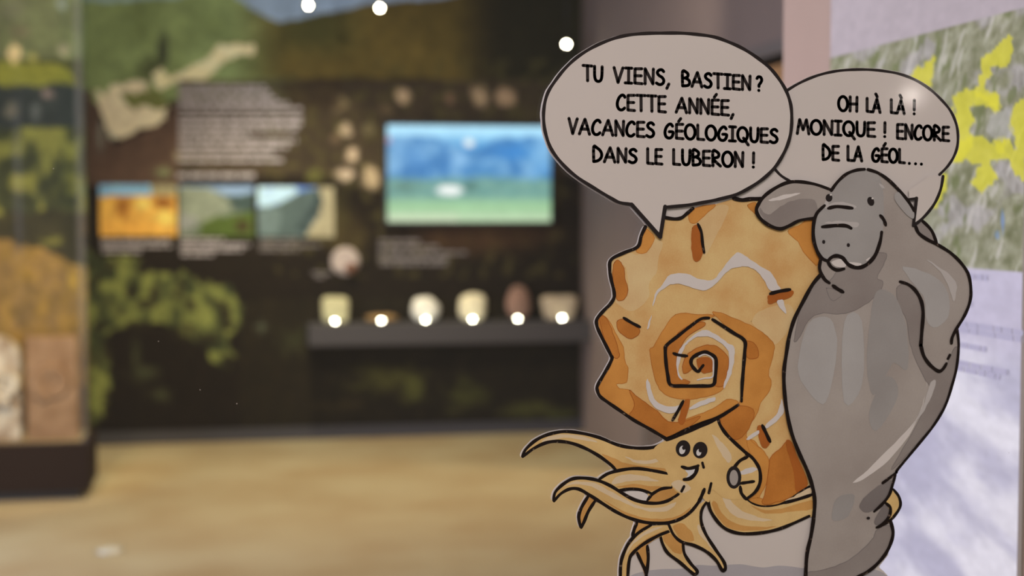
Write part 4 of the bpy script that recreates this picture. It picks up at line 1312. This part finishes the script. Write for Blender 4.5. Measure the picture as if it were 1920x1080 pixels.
for cx, cy, wx, wy, a, b in ((1017, 360, 1012, 368, 17, 24), (1113, 369, 1105, 382, 14, 19)):
    e = fill('eye', [ellipse('E', cx, cy, 41, 47, 10)], 'letter', cut, sm=False)
    fill('eye_white', [ellipse('E', wx, wy, a, b, 10)], 'eye_white', e, sm=False)
    fill('pupil', [ellipse('E', wx + 9, wy - 12, 10, 12)], 'letter', e, sm=False)
mo = fill('mouth', ['E:1030,480 1080,472 1085,500 1055,528 1028,530 1045,505'], 'eye_white', cut)
lines('mouth_line', ['E:1010,462 1045,472 1085,464 1102,456', ('E:1098,462 1085,500 1055,528 1022,534', 19), ('E:1125,440 1132,466', 17), ('E:1022,572 1008,600', 17)], mo)

# --- manatee
man = fill('manatee_body', ['D:825,170 860,125 910,80 965,58 1010,53 1030,53 1090,73 1150,115 1210,175 1255,230 1285,285 1300,375 1320,415 1370,450 1430,480 1500,525 1560,585 1598,650 1610,740 1600,810 1570,880 1533,945 1541,1000 '
                            'H:1541,380 1530,500 1505,600 1465,720 1400,830 1320,930 1200,1080 F:1190,495 1178,520 1168,590 1160,680 1150,770 1172,830 1160,890 1130,950 1080,1010 1030,1050 960,1090 920,1145 680,1145 '
                            '682,1085 690,950 712,850 728,740 733,650 720,570 690,480 640,370 600,260 575,140 562,20 H:560,520 575,420 D:590,990 620,890 670,790 720,700 765,645 760,610 765,560 745,510 725,440 725,360 745,300 790,250'],
           'gr', cut, solid=True, n=4)
fin = fill('back_fin', ['D:1300,372 1340,338 1390,395 1420,468 1370,448 1320,412'], 'gr_dark', cut, solid=True)
lines('back_fin_outline', ['D:1335,338 1390,395 1420,468', 'D:1300,375 1320,412 1370,448 1420,470'], fin, solid=True)
fill('body_shading', ['D:900,560 1120,520 1128,570 1085,660 1117,682 1105,730 1060,780 960,845 860,865 765,862 700,905 640,1010 620,1000 660,830 720,720 770,640 800,690 850,640',
                      'H:1195,60 1240,36 1300,80 1338,160 1328,380 1380,490 1440,532 1495,450 1515,395 1538,400 1525,520 1490,650 1400,825 1330,905 1250,1000 1165,1080 1230,960 1330,780 1385,640 1360,580 1310,480 1270,370 1250,240 1205,150',
                      'F:800,1038 900,1000 1000,930 1065,860 1085,812 1155,792 1170,850 1130,950 1030,1050 930,1140 690,1140 690,1060', 'D:800,720 880,745 870,775 830,785'], 'gr_dark', man, n=4)
fill('body_shading', ['H:1080,80 1180,100 1240,240 1260,420 1250,520 1180,480 1130,560 1060,660 1030,500 1040,300', 'H:1120,560 1200,600 1180,720 1080,860 1040,760', 'F:860,640 960,620 920,740 830,760'], wash('manatee_soft_grey', (133, 122, 117), .10, 16), man, n=4)
fill('body_shading', ['H:700,260 820,230 860,400 800,700 700,640 640,500', 'H:900,250 1000,240 1000,600 900,700', 'D:1230,600 1380,640 1470,720 1490,860 1420,940 1360,900 1350,780 1290,700'], wash('manatee_mid_light_grey', (147, 136, 131), .08, 16), man, n=4)
fill('body_shading', ['F:988,672 1040,610 1110,560 1166,538 1150,620 1070,702 1010,718', 'F:1068,772 1110,690 1150,678 1152,740 1100,790'], 'gr_deep', man, n=4)
fill('body_highlight', ['H:1362,588 1358,640 1345,690 1300,800 1180,930 1030,1080 F:945,553 1010,530 1120,450 1240,320 1310,200 1350,80 1362,10'], 'highlight', man, n=4)
fill('body_highlight', ['D:1362,558 1430,600 1500,650 1530,700 1527,760 1510,792 1490,720 1440,630', 'H:1385,590 1415,585 1380,690 1310,800 1200,940 1290,820 1350,700'], 'gr_light', man, n=4)
flip = fill('raised_flipper', ['D:825,165 740,135 640,122 560,138 480,183 430,235 408,275 415,310 455,355 520,385 570,380 640,345 722,325 745,295 800,245'], 'gr', cut, solid=True, n=4)
fill('flipper_shading', ['D:488,302 560,250 640,222 735,228 740,318 640,342 560,380 490,365 435,315 425,270 455,300'], 'gr_dark', flip, n=4)
fill('flipper_highlight', ['D:475,228 560,195 655,188 600,207 520,228'], 'highlight', flip)
lines('flipper_outline', ['D:824,168 740,138 650,123 580,128 510,160 450,205 415,255 408,290 430,330 480,368 540,387 590,370 650,340 728,327'], flip, solid=True, w=18)
face = fill('manatee_face', ['D:825,170 860,125 910,80 965,60 1030,58 1090,80 1120,200 1115,400 1085,510 1045,570 1000,598 960,600 905,570 870,545 830,548 805,568 770,550 745,510 728,440 728,360 748,300 790,250'], wash('manatee_face_grey', (136, 125, 120), .11, 16), cut, n=4)
fill('wrinkle_highlight', ['D:802,258 860,235 920,240 968,262 945,272 870,256', 'D:788,356 850,344 972,352 970,374 930,374 850,360', 'D:785,262 795,232 812,240 806,268', 'D:1096,133 1112,140 1126,158 1110,156'], 'gr_light', face)
lines('wrinkle', [('D:810,272 860,262 945,271', 18)], face)
lines('wrinkle', [('D:776,376 850,369 908,370 938,384', 19)], face)
for cx, cy, a, b, r in ((814, 213, 19, 22, 0), (1048, 233, 19, 26, -20)):
    e = fill('eye', [ellipse('D', cx, cy, a, b, r)], 'letter', face, sm=False)
    fill('glint', [ellipse('D', cx + 10, cy - 17, 6, 5)], 'highlight', face, sm=False, n=8)
for cx, cy in ((784, 460), (922, 478)):
    fill('nostril', [ellipse('D', cx, cy, 9, 11)], 'letter', face, sm=False)
fill('lip', ['D:828,572 880,556 908,582 900,602 850,598', 'D:928,574 992,580 986,594 945,592', 'D:1022,560 1046,545 1030,566'], 'highlight', face)
lines('mouth_line', [('D:808,566 830,545 860,538 890,550 920,585 960,603 1000,600 1040,575 1075,530 1100,460 1109,405', 19), ('D:805,566 825,600 860,618 898,611', 17), ('D:1101,312 1120,335 1132,366', 17)], face)
lines('body_outline', [('D:826,172 860,125 910,80 965,58 1012,53', 16), ('D:1032,54 1090,74 1150,115 1210,175 1255,230 1290,285', 16),
                       ('D:1300,375 1320,415 1370,450 1430,480 1500,525 1560,585 1598,650 1610,740 1600,810 1570,880 1530,945 1505,995 1500,1028', 16),
                       ('H:1532,290 1541,380 1530,500 1505,600 1465,720 1400,830 1320,930 1200,1075 F:1190,495 1115,552', 14),
                       ('D:765,645 720,700 670,790 620,890 590,990 575,1080 H:561,520 562,620 575,740 600,860 640,970 F:690,480 720,570 733,650 728,740 712,850 690,950 682,1085 682,1145', 19),
                       ('F:1160,770 1173,830 1160,890 1130,950 1080,1010 1030,1050 960,1090 920,1145', 17)], man, solid=True, tp=(1, 1))
lines('face_outline', [('D:788,256 745,300 727,360 726,440 746,510 772,550 802,566', 18), ('D:768,552 760,610 785,665 815,690', 17), ('D:835,705 862,724 892,741', 18)], man)
lines('flipper_line', [('D:1212,683 1260,700 1300,735 1330,790 1341,860 1334,960 1328,1040 H:1328,380 1345,440 1380,490 1425,524 1450,515 1472,482', 18), ('H:1480,455 1491,434', 17)], man)
tip = fill('tentacle', ['F:1170,590 1205,630 1213,680 1185,732 1145,770 1152,710 1135,662 1150,625'], 'tan', cut, solid=True, n=4)
lines('tentacle_outline', [('F:1174,588 1205,630 1213,680 1185,730 1145,770 1082,800', 15), ('F:1132,665 1157,692 1150,740 1110,786 1080,802', 16), ('F:1186,503 1170,560 1150,620 1112,670 1066,712', 15)], tip, solid=True)
fill('mark', [ellipse('F', 1033, 749, 10, 8)], 'letter', man, sm=False)

# --- tail of the second bubble, over the manatee's shoulder
tl = fill('bubble_tail', ['B:1262,852 1302,845 1296,900 1288,985 1283,1002 1330,967 1380,912 1415,856 1440,790 1452,724 1380,720 1260,800'], 'paper', cut, sm=False)
lines('bubble_tail_outline', [('B:1452,722 1440,790 1415,855 1380,910 1330,965 1286,998', 15)], tl, 'letter', solid=True, tp=(1, 1))
lines('bubble_tail_outline', [('B:1286,998 1303,845', 16), ('B:1303,846 1260,852', 13)], tl, 'letter', sm=False, tp=(1, 1))
fill('head_edge', ['D:1200,180 1255,235 1288,290 1284,330 1240,300 1180,220'], wash('manatee_edge_grey', (140, 129, 124), .1, 14), man)
lines('head_edge_line', [('D:1150,115 1210,175 1255,230 1290,285', 16)], man, tp=(1, 1))

# --- first bubble, on top
B1 = 'A:545,1000 480,990 430,965 330,905 230,840 150,765 95,690 65,610 52,530 55,450 75,375 115,310 170,240 240,175 330,118 430,75 520,52 620,42 720,40 820,40 920,48 1010,62 1090,90 1170,127 1250,178 1320,235 1370,295 1410,360 1435,430 1443,500 1440,580 1425,650 1395,720 1350,790 1290,850 1210,905 1130,945 1030,972 940,990 850,1005 735,1016'
ring = smooth(P(B1), False, 5)
b1 = fill('speech_bubble', [ring + P('C:490,55 466,222 305,42')], 'paper', cut, sm=False, solid=True)
lines('bubble_outline', [(B1, 17)], b1, 'letter', solid=True, tp=(1, 1))
lines('bubble_outline', [('C:305,40 466,222', 20), ('C:466,222 493,52', 19)], b1, 'letter', sm=False, solid=True, tp=(1, 1))
lettering('A', [('TU', 264, 390, 314, 321, 212, 220), ('VIENS,', 438, 764, 324, 340, 224, 236), ('BASTIEN', 818, 1220, 344, 368, 246, 272), ('?', 1238, 1284, 371, 373, 272, 276)], b1)
lettering('A', [('CETTE', 453, 744, 478, 491, 375, 386), ('ANNÉE,', 786, 1124, 492, 510, 394, 410)], b1)
lettering('A', [('VACANCES', 185, 680, 611, 632, 509, 533), ('GÉOLOGIQUES', 720, 1372, 636, 664, 536, 570)], b1)
lettering('A', [('DANS', 320, 582, 768, 776, 668, 682), ('LE', 623, 724, 779, 783, 678, 683), ('LUBERON', 768, 1180, 784, 799, 683, 700), ('!', 1216, 1240, 801, 802, 702, 702)], b1)


# --- the card itself: everything above, plus a narrow white margin, cut out of thin stiff card
def card_outline():
    X0, Y0, w, h = 960, 40, 900, 1090
    mask = np.zeros((h, w), bool)
    for pts in SOLID:
        ys = [p[1] for p in pts]
        xs = [p[0] for p in pts]
        r0, r1 = max(0, int(min(ys) - Y0)), min(h - 1, int(max(ys) - Y0) + 1)
        c0, c1 = max(0, int(min(xs) - X0) - 1), min(w - 1, int(max(xs) - X0) + 2)
        if r1 <= r0 or c1 <= c0:
            continue
        gx = np.arange(c0, c1 + 1) + X0 + .5
        gy = np.arange(r0, r1 + 1) + Y0 + .5
        ins = np.zeros((len(gy), len(gx)), bool)
        n = len(pts)
        for i in range(n):
            (xa, ya), (xb, yb) = pts[i], pts[(i + 1) % n]
            if ya == yb:
                continue
            cr = (ya > gy) != (yb > gy)
            xc = (xb - xa) * (gy - ya) / (yb - ya) + xa
            ins ^= cr[:, None] & (gx[None, :] < xc[:, None])
        mask[r0:r1 + 1, c0:c1 + 1] |= ins
    R = 1
    out = mask.copy()
    for dy in range(-R, R + 1):
        for dx in range(-R, R + 1):
            if dx * dx + dy * dy <= R * R:
                out |= np.roll(np.roll(mask, dy, 0), dx, 1)
    out[0] = out[-1] = False
    out[:, 0] = out[:, -1] = False
    # follow the outer border of the mask
    edges = {}
    H, Wd = out.shape
    up = np.zeros_like(out); up[1:] = out[:-1]
    dn = np.zeros_like(out); dn[:-1] = out[1:]
    lf = np.zeros_like(out); lf[:, 1:] = out[:, :-1]
    rt = np.zeros_like(out); rt[:, :-1] = out[:, 1:]
    for r, c in zip(*np.nonzero(out & ~up)):
        edges.setdefault((c, r), []).append((c + 1, r))
    for r, c in zip(*np.nonzero(out & ~rt)):
        edges.setdefault((c + 1, r), []).append((c + 1, r + 1))
    for r, c in zip(*np.nonzero(out & ~dn)):
        edges.setdefault((c + 1, r + 1), []).append((c, r + 1))
    for r, c in zip(*np.nonzero(out & ~lf)):
        edges.setdefault((c, r + 1), []).append((c, r))
    loops = []
    while edges:
        s = next(iter(edges))
        lp, cur = [s], s
        while True:
            nx = edges[cur].pop()
            if not edges[cur]:
                del edges[cur]
            if nx == s:
                break
            lp.append(nx)
            cur = nx
        loops.append(lp)
    lp = max(loops, key=len)
    a = np.array(lp, float)
    k = 4
    sm_ = sum(np.roll(a, j, 0) for j in range(-k, k + 1)) / (2 * k + 1)
    return [(x + X0, y + Y0) for x, y in sm_[::4]]


edge = card_outline()
front = at(edge, FACE_Y)
back = at(edge, GLASS_Y - .0002)
n = len(front)
Fc = [tuple(t) for t in geometry.tessellate_polygon([[Vector(q) for q in front]])]
Fc += [tuple(n + i for i in t)[::-1] for t in Fc]
Fc += [(i, (i + 1) % n, n + (i + 1) % n, n + i) for i in range(n)]
bd = mesh_obj('backing_card', front + back, Fc, 'paper', cut)
bm = bmesh.new()
bm.from_mesh(bd.data)
bmesh.ops.recalc_face_normals(bm, faces=bm.faces[:])
bm.to_mesh(bd.data)
bm.free()
print('card outline', n, 'layers', LAYER[0])
